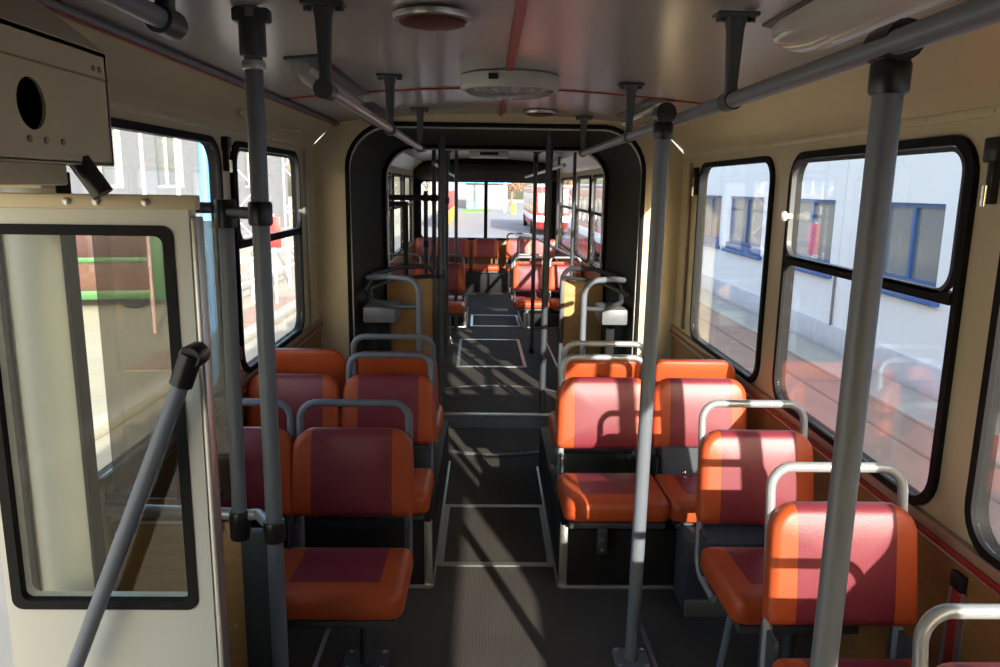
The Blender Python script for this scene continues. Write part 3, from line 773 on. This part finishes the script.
# partition behind the door: rail, wood panel, smoked glass, black clips
pt = thing('partition', 'door partition with light wood panel below and smoked glass above a grey rail', 'partition', (-.9, 2.06, 0))
part(MB().box(LX+.02, -.712, 2.052, 2.07, .02, .625, .003), 'wood_panel', M['woodl'], pt)
part(MB().box(-.712, -.62, 2.045, 2.075, .0, .605, .004), 'end_post', M['darkgrey'], pt)
part(MB().tube([(LX+.01, 2.055, .668), (-.735, 2.055, .655)], .0185, 14), 'rail', M['tube'], pt)
for x in (-1.04, -.80):
    part(MB().box(x-.035, x+.035, 2.03, 2.08, .695, .722, .004).box(x-.035, x+.035, 2.03, 2.08, .605, .635, .004), 'clip', M['black'], pt)
part(MB().box(LX+.03, -.735, 2.058, 2.063, .70, 1.50), 'glass', M['smoke'], pt)
mb = MB()
for z in (.58, .30): mb.lathe([(.006, 0), (.006, -.004)], (-.74, 2.052, z), 8, 'y')
part(mb, 'screws', M['bolt'], pt)
# grab rails with ceiling hangers
def hanger(x, y, zr, zc=2.03, r=.018, curved=False):
    mb = MB().box(x-.052, x+.052, y-.028, y+.028, zc-.012, zc, .005)
    for s in (-1, 1): mb.lathe([(.010, 0), (.010, -.010)], (x+s*.038, y, zc-.012), 8)
    rings = []
    for k, (w, d) in ((0, (.036, .030)), (.15, (.028, .026)), (.8, (.019, .022)), (1, (.022, .026))):
        rings.append([(x+u, y+v, zc-.01 + (zr-zc+.01)*k) for u, v in rr(w*1.4, d*1.4, .008, 3)])
    mb.loft(rings)
    mb.tube([(x, y-.032, zr), (x, y+.032, zr)], .024, 14)
    return mb
def rail(pts, r, label, hangers, m='pole', rear=False, zc=2.02):
    t = thing('grab_rail', label, 'grab rail', R(*pts[0]) if rear else pts[0], 0, 'ceiling grab rails')
    mb = MB().tube(fillet(pts, .05), r, 16)
    if rear: turn(mb)
    part(mb, 'tube', M[m], t)
    for x, y, zr, zcc in hangers:
        mb = hanger(x, y, zr, zcc)
        if rear: turn(mb)
        part(mb, 'hanger', M['tubed'], t)
rail([(.612, -.44, 1.822), (.572, 4.72, 1.808)], .0185, 'long right grab rail under the ceiling joined to the thick pole', [(.596, 1.92, 1.817, 2.022), (.584, 3.22, 1.812, 2.026), (.572, 4.66, 1.81, 2.026)], 'pole')
rail([(-.395, 1.87, 1.83), (-.385, 4.60, 1.81)], .0155, 'left grab rail under the ceiling left of the aisle', [(-.395, 1.90, 1.825, 2.026), (-.392, 3.10, 1.82, 2.030), (-.388, 4.40, 1.81, 2.030)], 'tube')
rail([(-.575, -.44, 1.872), (-.535, 1.36, 1.862)], .0165, 'short dark grab rail at the upper left corner of the photo', [(-.537, 1.33, 1.862, 2.02)], 'pole')
rail([(.62, 6.1, 1.78), (.66, 11.6, 1.755)], .016, 'right grab rail behind the joint, catching the light', [(.63, 7.3, 1.78, 2.02), (.64, 9.2, 1.77, 2.02)], 'tube', True)
rail([(-.42, 6.1, 1.78), (-.42, 11.6, 1.755)], .016, 'left grab rail behind the joint', [(-.42, 7.3, 1.78, 2.02), (-.42, 9.2, 1.77, 2.02)], 'tube', True)
# poles in and behind the joint
pole((-.325, 5.22, .012), (-.315, 5.22, 1.955), .0235, 'grey pole on the turntable left of the aisle', foot=False, m='tubed', clamps=(1.0,))
pole((.405, 5.22, .012), (.415, 5.22, 1.955), .0235, 'grey pole on the turntable right of the aisle, sunlit lower down', foot=False, m='tubed')
def rpole(x, y, label, z0=0, z1=2.0, r=.019, **k):
    a, b = R(x, y, z0), R(x, y, z1)
    return pole(a, b, r, label, foot=False, m='tubed', **k)
rpole(.475, 7.2, 'slim dark pole with a black foot cap right of the aisle behind the joint', clamps=(.03, 1.86))
rpole(-.36, 7.2, 'slim dark pole left of the aisle behind the joint', clamps=(1.47,))
rpole(-.445, 6.62, 'dark pole at the inner end of the rear door bar', clamps=(1.50,))
rpole(-.52, 6.66, 'dark pole beside the rear door leaf', z1=1.56, clamps=(1.50, 1.1))
rpole(-.30, 8.3, 'farthest slim pole left of the aisle', clamps=())
rpole(.98, 9.9, 'slim grey pole beside the rear right windows')
rpole(1.02, 8.6, 'slim grey pole at the edge of the rear right window')
# rear door bar and leaf
tag(turn(MB().tube([(-1.07, 6.62, 1.50), (-.36, 6.62, 1.50)], .024, 10)).build('cross_tube', M['tubed']), 'dark cross bar over the rear door leaf behind the joint', 'tube')
d2 = sthing('door_2', 'open door leaf with tall glass pane behind the joint on the left', 'door', R(-.9, 6.5, .0))
part(turn(plate(rect(-1.05, -.66, .02, 1.47), [rect(-1.01, -.70, .55, 1.43, .02)], XZ, 6.49, 6.53)), 'leaf', M['darkgrey'], d2)
part(turn(MB().box(-1.015, -.695, 6.508, 6.512, .545, 1.435)), 'pane', M['dglass'], d2)
# curved half-hoop guards in the joint
def guard(s, label):
    cx = JX + .02
    t = thing('joint_guard', label, 'guard', (cx + s*.52, 5.1, 0), 0, 'guards at the sides of the joint')
    X = lambda d: cx + s*(d if s < 0 or d < .6 else .6 + (d-.6)*.8)
    near = [(X(.50), 4.50, .0), (X(.50), 4.50, 1.045), (X(.70), 4.58, 1.055), (X(.88), 4.98, 1.0)]
    part(MB().tube(fillet(near, .09, 8), .0185, 14), 'hoop', M['pole'], t)
    far = [(X(.49), 5.74, .0), (X(.49), 5.74, 1.0), (X(.74), 5.62, 1.005), (X(.90), 5.30, .985), (X(.915), 5.0, .90)]
    part(MB().tube(fillet(far, .10, 8), .018, 14), 'hoop', M['tubed'], t)
    arc = [(X(.50), 4.51, .88), (X(.66), 4.58, .865), (X(.84), 4.85, .87), (X(.90), 5.15, .90), (X(.80), 5.50, .92), (X(.49), 5.73, .93)]
    part(MB().tube(fillet(arc, .2, 6), .015, 12), 'mid_rail', M['tubed'], t)
    part(MB().box(min(X(.505), X(.86)), max(X(.505), X(.86)), 5.745, 5.762, .03, .90, .004), 'wood_panel', M['woodl'], t)
    mb = MB().box(min(X(.475), X(.505)), max(X(.475), X(.505)), 5.72, 5.77, .02, .90, .004)
    part(mb, 'panel_edge', M['darkgrey'], t)
    mb = MB().box(min(X(.69), X(.905)), max(X(.69), X(.905)), 4.88, 5.22, .71, .815, .012)
    part(mb, 'side_box', M['greybox'], t, 'grey box under the curved rail')
    mb = MB().box(min(X(.76), X(.84)), max(X(.76), X(.84)), 5.05, 5.2, .0, .71, .01)
    part(mb, 'box_post', M['rubber'], t)
    return t
guard(-1, 'shaded half-hoop guard of tubes, wood panel and grey box left in the joint')
guard(1, 'sunlit half-hoop guard of tubes, wood panel and grey box right in the joint')
# handrail sloping from the back row to the right wall
tag(turn(MB().tube(fillet([(.55, 11.3, .40), (.55, 11.3, .88), (.80, 10.9, .88), (1.05, 9.6, .78), (1.19, 9.2, .74)], .08), .02, 12)).build('handrail', M['pole']), 'sloping grey handrail in front of the rear right windows', 'handrail')

# ================================================================ CEILING FITTINGS
lamp = thing('ceiling_vent', 'round pale grey ceiling fan housing with clear ribbed underside in mid aisle', 'ceiling vent', (.085, 3.24, 2.045))
MB().lathe([(.205, .0), (.205, -.045), (.198, -.056), (.185, -.058), (.185, -.04), (.10, -.04)], (0, 0, 0), 48).build('ring', M['lightgrey'], lamp, at=(0, 0, 0))
prof = [(.186, -.050), (.17, -.064), (.12, -.074), (.06, -.078), (.01, -.079)]
mb = MB().lathe(prof, (0, 0, 0), 48)
for k in range(24):
    a = k*PI/12; mb.tube([(r_*math.cos(a), r_*math.sin(a), z-.002) for r_, z in prof[:-1]], .004, 5)
mb.build('ribbed_cover', M['clear'], lamp, at=(0, 0, 0))
MB().box(-.088, -.050, -.206, -.196, -.034, -.012).build('black_tag', M['hair'], lamp, at=(0, 0, 0))
def disc_vent(x, y, z, r, label):
    t = thing('ceiling_disc', label, 'ceiling vent', (x, y, z), 0, 'round flush ceiling discs')
    MB().lathe([(r, 0), (r, -.006), (r*.97, -.014), (r*.84, -.016), (r*.82, -.010)], (0, 0, 0), 40).build('rim', M['alu'], t, at=(0, 0, 0))
    MB().lathe([(r*.82, -.004), (r*.80, -.022), (r*.6, -.026), (.005, -.027)], (0, 0, 0), 40).build('cap', M['darkred'], t, at=(0, 0, 0))
disc_vent(-.148, 2.08, 2.037, .105, 'dark red ceiling disc with bright rim nearest the camera')
disc_vent(.30, 4.56, 2.04, .10, 'small ceiling disc with bright rim close to the joint')
disc_vent(-.03, 8.2, 2.04, .13, 'dark ceiling disc behind the joint')
t = thing('ceiling_vent', 'pale rectangular ceiling fan behind the joint with a black slot', 'ceiling vent', R(.07, 9.4, 2.04))
MB().box(-.24, .24, -.2, .2, -.09, 0, .02).build('housing', M['lightgrey'], t, at=(0, 0, 0)); MB().box(-.11, .11, -.204, -.195, -.065, -.03).build('slot', M['hair'], t, at=(0, 0, 0))
def tube_lamp(x, y, z, ln, label, tilt, m='clear', w=.11):
    t = thing('ceiling_lamp', label, 'ceiling lamp', (x, y, z), 0, 'long ceiling lamps'); t.rotation_euler = (0, tilt, 0)
    MB().box(-w/2-.006, w/2+.006, -ln/2, ln/2, -.014, 0, .005).build('base', M['tubed'], t, at=(0, 0, 0))
    rings = []
    for k in range(13):
        u = -1 + k/6; q = (1-abs(u)**6)**.5*.96+.04; sc = .72+.28*(1-abs(u)**8)
        ring = []
        for j in range(13):
            a = PI*j/12; ring.append((w/2*math.cos(a)*(.92 if abs(u) < .99 else .8), u*(ln/2-.012), -.012-.078*math.sin(a)**.8*sc))
        rings.append(ring)
    MB().loft(rings).build('cover', M[m], t, at=(0, 0, 0))
    MB().tube([(0, -ln/2+.06, -.034), (0, ln/2-.06, -.034)], .013, 10).build('tube_bulb', M['lightgrey'], t, at=(0, 0, 0))
    for s in (-1, 1): MB().lathe([(.017, 0), (.017, .03)], (0, s*(ln/2-.06)-.015, -.034), 10, 'y').build('bulb_holder', M['chrome'], t, at=(0, 0, 0))
tube_lamp(-.622, 3.14, 2.022, 1.05, 'clear oblong ceiling lamp above the left windows', math.radians(-6))
tube_lamp(.80, 1.55, 2.020, 1.0, 'large opal oblong ceiling lamp at the upper right, nearest the camera', math.radians(6), 'opal', .18)
tube_lamp(.80, 4.05, 2.018, .9, 'clear oblong ceiling lamp close to the joint on the right', math.radians(6))
tube_lamp(-.655, 4.40, 2.020, .75, 'clear oblong ceiling lamp close to the joint on the left', math.radians(-6))
# small black brackets with a bright hook on the window pillars
def bracket(X, s, y, z, label, L=.13):
    t = thing('wall_hook', label, 'bracket', (X+s*.0, y, z-.14), 0, 'black pillar brackets')
    part(MB().box(min(X, X+s*.03), max(X, X+s*.03), y-.025, y+.025, z-.03, z+.03, .006).box(min(X, X+s*.022), max(X, X+s*.022), y-.012, y+.012, z-L, z-.02, .004), 'holder', M['black'], t)
    part(MB().tube([(X+s*.028, y, z-L+.045), (X+s*.028, y, z-L-.005)], .008, 10), 'pin', M['chrome'], t)
bracket(RX, -1, 4.50, 1.70, 'black bracket with chrome pin beside the joint on the right wall', .13)
bracket(RX, -1, 1.845, 1.705, 'black bracket with chrome pin at the right edge of the photo', .13)
bracket(LX, 1, 3.215, 1.76, 'black bracket with chrome pin between the two left windows', .11)
bracket(LX, 1, 3.215, .87, 'black catch low on the pillar between the left windows', .12)
# aluminium screw strip beside the left bulkhead, slot ring in the cove
struct(MB().box(LX+.003, LX+.016, 4.60, 4.64, .74, 1.80, .003).build('trim_14', M['alu']))
struct(MB().box(RX-.016, RX-.003, 4.62, 4.66, .74, 1.76, .003).build('trim_14', M['tan']))
ring = [Vector((-1.045 - .022*math.sin(a)*.7, 3.75 + .5*math.cos(a), 1.896 - .022*math.sin(a)*.9)) for a in [k*PI/20 for k in range(40)]]
struct(MB().tube([(p.x+.012, p.y, p.z-.006) for p in ring], .004, 6, True).build('trim_15', M['cream']))

# ================================================================ OUTSIDE
GZ = -.92
struct(MB().box(-60, 60, -40, 160, GZ-.1, GZ).build('ground', M['gravel']))
struct(MB().box(1.7, 4.8, -14, 30, GZ, GZ+.006).build('ground', M['brickg']))
struct(MB().box(-4.6, 9, 18, 130, GZ, GZ+.012).build('road', M['asphalt']))
struct(MB().box(4.8, 5.45, -14, 30, GZ, GZ+.05, .01).build('pavement', M['concrete']))
mb = MB()
for x, w in ((3.35, .03), (4.25, .05)): mb.box(x, x+w, -14, 30, GZ, GZ+.012)
struct(mb.build('kerb', M['kerb']))
# long white building beside the bus
BX = 5.55
bd = thing('building', 'long white building with blue framed windows beside the right side of the bus', 'building', (BX+3, 9, GZ))
k_ = BX/5.2*1.0
wins = [(8.55*k_, 9.95*k_), (11.3*k_, 13.05*k_), (14.25*k_, 16.3*k_), (16.85*k_, 18.6*k_), (5.3*k_, 7.1*k_), (2.2*k_, 4.0*k_), (-1.4*k_, .4*k_)]
zt, zb_ = 1.6-(1.6-1.48)*k_, 1.6-(1.6-.50)*k_
part(plate(rect(-12, 21, GZ, 4.3), [rect(a, b, zb_, zt) for a, b in wins], YZ, BX, BX+.25), 'facade', M['white'], bd)
part(MB().box(BX+.25, BX+8, -12, 21, GZ, 4.2), 'body', M['white'], bd)
part(MB().box(BX-.3, BX+8.2, -12.2, 21.2, 4.3, 4.5, .03), 'roof', M['roof'], bd)
part(MB().box(BX-.035, BX, -12, 21, GZ, GZ+.42, .008), 'plinth', M['plinth'], bd)
for n, (a, b) in enumerate(wins):
    fr = plate(rect(a, b, zb_, zt), [rect(a+.06, (a+b)/2-.03, zb_+.06, zt-.06), rect((a+b)/2+.03, b-.06, zb_+.06, zt-.06)], YZ, BX+.05, BX+.13)
    w_ = part(fr, 'window_frame', M['blue'], bd)
    mb = MB().box(BX+.09, BX+.10, a+.05, b-.05, zb_+.05, zt-.05); mb.v = [p - Vector(bd.location) for p in mb.v]
    mb.build('pane', M['bglass'], w_, at=(0, 0, 0))
    mb = MB().box(BX+.14, BX+.16, a+.10, (a+b)/2-.1, zb_+.2, zt-.05)
    mb.v = [p - Vector(bd.location) for p in mb.v]; 
    part(MB().box(BX-.10, BX+.06, a-.12, b+.05, zb_-.20, zb_-.13, .01).box(BX-.02, BX+.06, a-.02, b+.02, zb_-.13, zb_), 'window_sill', M['blue'], bd)
part(MB().tube([(BX-.08, 13.5*k_, GZ+.45), (BX-.08, 13.5*k_, 4.2)], .09, 12), 'downpipe', M['blue'], bd, 'blue downpipe')
part(MB().tube([(BX-.02, 11.05*k_, GZ+.4), (BX-.02, 11.05*k_, .3)], .02, 8), 'cable', M['pole'], bd)
for y in (11.0*k_, 2.0*k_): part(MB().box(BX-.004, BX, y, y+.015, GZ+.42, 4.3), 'joint_line', M['plinth'], bd)
# left: yard
wb = thing('building', 'white hall across the yard left of the bus', 'building', (-14, 16, GZ))
part(plate(rect(2, 46, GZ, 6.0), [rect(a, a+2.4, 1.4, 3.4) for a in (5, 9.5, 14, 18.5, 23, 28, 33, 38)], YZ, -12.3, -12.0), 'facade', M['hallgrey'], wb)
part(MB().box(-20, -12.3, 2, 46, GZ, 5.8), 'body', M['curtain'], wb); part(MB().box(-20.3, -11.8, 1.8, 46.2, 6.0, 6.2, .05), 'roof', M['roof'], wb)
for a in (5, 9.5, 14, 18.5, 23, 28, 33, 38):
    part(plate(rect(a, a+2.4, 1.4, 3.4), [rect(a+.08, a+1.16, 1.5, 3.32), rect(a+1.24, a+2.32, 1.5, 3.32)], YZ, -12.2, -12.1), 'window_frame', M['lightgrey'], wb)
    part(MB().box(-12.17, -12.16, a+.05, a+2.35, 1.45, 3.35), 'pane', M['bglass'], wb)
tag(MB().tube([(-2.68, 7.3, GZ), (-2.68, 7.3, 3.6)], .055, 14).build('blue_post', M['lblue']), 'blue post standing in the yard outside the left window', 'post')
# pink and white lattice posts with rails
def lattice(x, y, label, h=4.2, brace=True):
    t = thing('lattice_post', label, 'post', (x, y, GZ), 0, 'pink and white lattice posts in the yard')
    for dx in (-.28, .28): MB().tube([(dx, 0, 0), (dx, 0, h)], .03, 8).build('upright', M['pink'] if dx < 0 else M['white'], t, at=(0, 0, 0))
    if not brace: return
    mb = MB(); n = 7
    for k in range(n): mb.tube([(-.28 if k % 2 else .28, 0, h*k/n), (.28 if k % 2 else -.28, 0, h*(k+1)/n)], .018, 6)
    mb.build('bracing', M['pink'], t, at=(0, 0, 0))
lattice(-5.35, 12.6, 'pair of slim pink and white poles seen above the door leaf', 5, False); lattice(-5.6, 17.6, 'pink and white lattice post seen through the second left window'); lattice(-5.7, 22.5, 'farthest pink and white lattice post in the yard')
tf = thing('barrier', 'low white barrier rail in the yard outside the second left window', 'barrier', (-5.0, 19, GZ))
for y in (-6, -3, 0, 3): MB().tube([(0, y, 0), (0, y, 1.0)], .03, 8).build('post', M['white'], tf, at=(0, 0, 0))
MB().tube([(0, -6, .95), (0, 3, .95)], .035, 8).build('rail', M['white'], tf, at=(0, 0, 0)); MB().tube([(0, -6, .5), (0, 3, .5)], .03, 8).build('rail', M['white'], tf, at=(0, 0, 0))
sg = thing('sign', 'small red sign on a post outside the second left window', 'sign', (-4.5, 16.0, GZ))
MB().tube([(0, 0, 0), (0, 0, 1.9)], .03, 8).build('post', M['lightgrey'], sg, at=(0, 0, 0)); MB().box(-.15, .15, -.04, -.02, 1.2, 1.85, .01).build('board', M['redp'], sg, at=(0, 0, 0))
struct(MB().box(-4.1, -3.85, -6, 30, GZ, GZ+.12, .02).build('kerb', M['concrete']))
struct(MB().box(-4.9, -4.1, 10, 17, GZ, GZ+.012).build('pavement', M['brickg']))
# trailer
tr = thing('trailer', 'green and rust-red box trailer parked in the yard seen through the door glass', 'trailer', (-7.72, 14.9, GZ), math.radians(12))
MB().box(-1.5, 1.15, 0, 2.4, .35, 1.0, .03).build('lower_panel', M['rust'], tr, at=(0, 0, 0)); MB().box(-1.5, 1.15, .02, 2.38, 1.0, 1.95, .03).build('upper_panel', M['trailer'], tr, at=(0, 0, 0))
mb = MB().box(-1.55, 1.2, -.05, 0, .22, .40, .02).box(-1.55, 1.2, -.05, 0, .95, 1.06, .02).box(1.02, 1.25, -.06, .1, .2, 2.1, .02).box(-1.6, -1.48, -.06, .1, .2, 2.0, .02).box(-1.55, 1.2, -.05, 0, 1.9, 2.02, .02)
mb.build('frame', M['green'], tr, at=(0, 0, 0))
for x in (-.9, .6): MB().lathe([(.26, 0), (.3, .04), (.3, .2), (.26, .24)], (x, .1, .3), 20, 'y').build('wheel', M['rubber'], tr, at=(0, 0, 0))
# behind the bus: road end with kiosk, wall, grass, pole, bus and trees
kq = thing('kiosk', 'small blue and white gatehouse at the end of the road', 'building', (-.2, 88, GZ))
MB().box(-2.3, 2.4, 0, 4, 0, 2.9, .03).build('walls', M['gate'], kq, at=(0, 0, 0)); MB().box(-2.8, 2.8, -.5, 4.4, 2.9, 3.6, .05).build('roof', M['lblue'], kq, at=(0, 0, 0))
plate(rect(-.9, 1.9, 1.0, 2.2), [rect(-.75, .4, 1.12, 2.1), rect(.5, 1.75, 1.12, 2.1)], XZ, -.08, 0).build('window_frame', M['lblue'], kq, at=(0, 0, 0))
MB().box(-.8, 1.8, -.03, 0, 1.05, 2.15).build('pane', M['bglass'], kq, at=(0, 0, 0))
plate(rect(-2.1, -1.1, 0, 2.3), [rect(-2.0, -1.2, .9, 2.1)], XZ, -.08, 0).build('door', M['lblue'], kq, at=(0, 0, 0))
MB().box(2.15, 2.45, -.1, .05, 0, 2.9).build('corner_post', M['lblue'], kq, at=(0, 0, 0))
hs = thing('house', 'pale house with grey roof behind the gatehouse', 'house', (-5, 100, GZ))
MB().box(-5, 4, 0, 8, 0, 4.2).build('walls', M['gate'], hs, at=(0, 0, 0)); MB().prism([(-5.4, 4.2), (4.4, 4.2), (3.0, 6.4), (-4.0, 6.4)], XZ, -.4, 8.4).build('roof', M['roof'], hs, at=(0, 0, 0))
for x in (-3, 0): MB().box(x, x+1.3, -.05, 0, 1.4, 2.9).build('window', M['bglass'], hs, at=(0, 0, 0))
tag(MB().box(-2.75, .2, 76, 86.5, GZ, GZ+.05).build('grass_strip', M['grass']), 'strip of bright green grass in front of the gatehouse', 'grass', kind='stuff')
wl = thing('garden_wall', 'red and yellow painted low wall along the left of the road', 'wall', (-2.95, 60, GZ), math.radians(.9))
MB().box(-.15, .15, -14, 15, .9, 2.2, .02).build('upper_boards', M['redp'], wl, at=(0, 0, 0)); MB().box(-.2, .2, -14, 15, 0, .9, .02).build('lower_wall', M['yellow'], wl, at=(0, 0, 0))
tag(MB().tube([(1.75, 78, GZ), (1.75, 78, 6)], .12, 8).build('lamp_post', M['lightgrey']), 'white lamp post right of the gatehouse', 'post')
tag(MB().tube([(2.5, 74, GZ), (2.5, 74, GZ+.95)], .28, 10).build('bollard', M['yellow']), 'yellow bollard at the end of the road', 'bollard')
def parked_bus(x, y, ln, label, rz=0):
    t = thing('bus', label, 'bus', (x, y, GZ), rz, 'red buses parked behind')
    MB().box(-1.25, 1.25, 0, ln, .32, 2.55, .12).build('body', M['busred'], t, at=(0, 0, 0))
    MB().box(-1.27, 1.27, -.02, ln-.3, .72, 1.05, .02).build('stripe', M['white'], t, at=(0, 0, 0))
    MB().box(-1.05, 1.05, -.03, .05, 1.2, 2.25, .03).build('rear_window', M['bglass'], t, at=(0, 0, 0))
    for s in (-1, 1):
        for k in range(int(ln/1.6)):
            a = .5 + k*1.6; MB().box(s*1.26-.02, s*1.26+.02, a, a+1.4, 1.22, 2.2, .01).build('side_window', M['bglass'], t, at=(0, 0, 0))
        for a in (1.9, ln-2.4): MB().lathe([(.36, -.12), (.42, -.08), (.42, .08), (.36, .12)], (s*1.2, a, .42), 20, 'x').build('wheel', M['rubber'], t, at=(0, 0, 0))
    MB().box(-1.1, 1.1, 1, ln-1, 2.55, 2.68, .05).build('roof_hatch', M['lightgrey'], t, at=(0, 0, 0))
parked_bus(3.72, 40.5, 12.5, 'red bus with white stripe parked on the right behind the bus')
parked_bus(5.0, 24.5, 11, 'nearer red bus seen through the rear right side windows')
def tree(x, y, h, label, leaf):
    t = thing('tree', label, 'tree', (x, y, GZ), 0, 'trees beyond the road')
    rnd = random.Random(int(x*10+y))
    mb = MB().tube([(0, 0, 0), (.1, 0, h*.35), (0, .1, h*.6)], [.18, .14, .08], 8)
    tips = []
    for k in range(26):
        a = rnd.uniform(0, 2*PI); z0 = h*rnd.uniform(.3, .6); L = h*rnd.uniform(.2, .4)
        e = Vector((math.cos(a)*L*.8, math.sin(a)*L*.8, z0 + L*rnd.uniform(.5, 1)))
        mb.tube([(.05, .05, z0), Vector((.05, .05, z0)).lerp(e, .5) + Vector((0, 0, .1)), e], [.06, .04, .015], 5); tips.append(e)
        for j in range(3):
            q = e + Vector((rnd.uniform(-1, 1), rnd.uniform(-1, 1), rnd.uniform(0, .9)))*h*.09
            mb.tube([e.lerp(Vector((0, 0, z0)), .3), q], [.02, .008], 4)
    mb.build('trunk_and_branches', M['bark'], t, at=(0, 0, 0))
    if leaf:
        mb = MB()
        for k in range(900):
            e = rnd.choice(tips); c = e + Vector((rnd.gauss(0, 1), rnd.gauss(0, 1), rnd.gauss(0, .8)))*h*.09
            s = rnd.uniform(.08, .2); u = Vector((rnd.gauss(0, 1), rnd.gauss(0, 1), rnd.gauss(0, 1))).normalized(); w = u.orthogonal().normalized()
            mb.add([c, c + u*s + w*s*.4, c + u*2*s, c + u*s - w*s*.4], [(0, 1, 2, 3)])
        mb.build('crown', M['rleaf'], t, at=(0, 0, 0))
tree(-6.5, 82, 6.2, 'bare tree left of the gatehouse', False)
tree(3.2, 105, 5.6, 'russet leaved tree right of the gatehouse', True)
tree(11.0, 108, 6.2, 'larger russet leaved tree behind the red bus', True)

# ================================================================ CAMERA, LIGHT
Mx = [[0.9997824140400967, -0.01047007968415918, 0.01804167418961397], [-0.015701289436156146, 0.19168657519973958, 0.9813305897597591], [0.01373295620756424, 0.9814003435497677, -0.1914804731407336]]
cam = bpy.data.cameras.new('camera'); co = bpy.data.objects.new('camera', cam); COL.objects.link(co)
cam.lens = 27.0; cam.sensor_width = 36.0; cam.clip_start = .05; cam.clip_end = 500
mw = Matrix.Identity(4)
for i in range(3):
    mw[i][0] = Mx[i][0]; mw[i][1] = Mx[i][1]; mw[i][2] = -Mx[i][2]
mw.translation = (0, 0, 1.6); co.matrix_world = mw
S.camera = co
sd = Vector((-.33, 1.0, -.36)).normalized()
su = bpy.data.lights.new('sun', 'SUN'); su.energy = 8.5; su.angle = math.radians(.55); su.color = (1, .93, .82)
so = bpy.data.objects.new('sun', su); COL.objects.link(so); so.rotation_euler = sd.to_track_quat('-Z', 'Y').to_euler(); so.location = (4, -8, 8)
w = bpy.data.worlds.new('sky'); S.world = w; w.use_nodes = True; nt = w.node_tree
bg = nt.nodes['Background']; sky = nt.nodes.new('ShaderNodeTexSky'); sky.sky_type = 'NISHITA'
sky.sun_disc = False; sky.sun_elevation = math.asin(-sd.z); sky.sun_rotation = math.atan2(-sd.x, -sd.y)
sky.air_density = 1.2; sky.dust_density = 3.0; sky.ozone_density = 1.0
lnk(nt, sky.outputs[0], bg.inputs['Color']); bg.inputs['Strength'].default_value = .46
vs = S.view_settings
vs.view_transform = 'Standard'; vs.look = 'None'; vs.gamma = 1.0; vs.use_curve_mapping = False; vs.exposure = 0.6
S.cycles.max_bounces = 10; S.cycles.diffuse_bounces = 6; S.cycles.transparent_max_bounces = 24
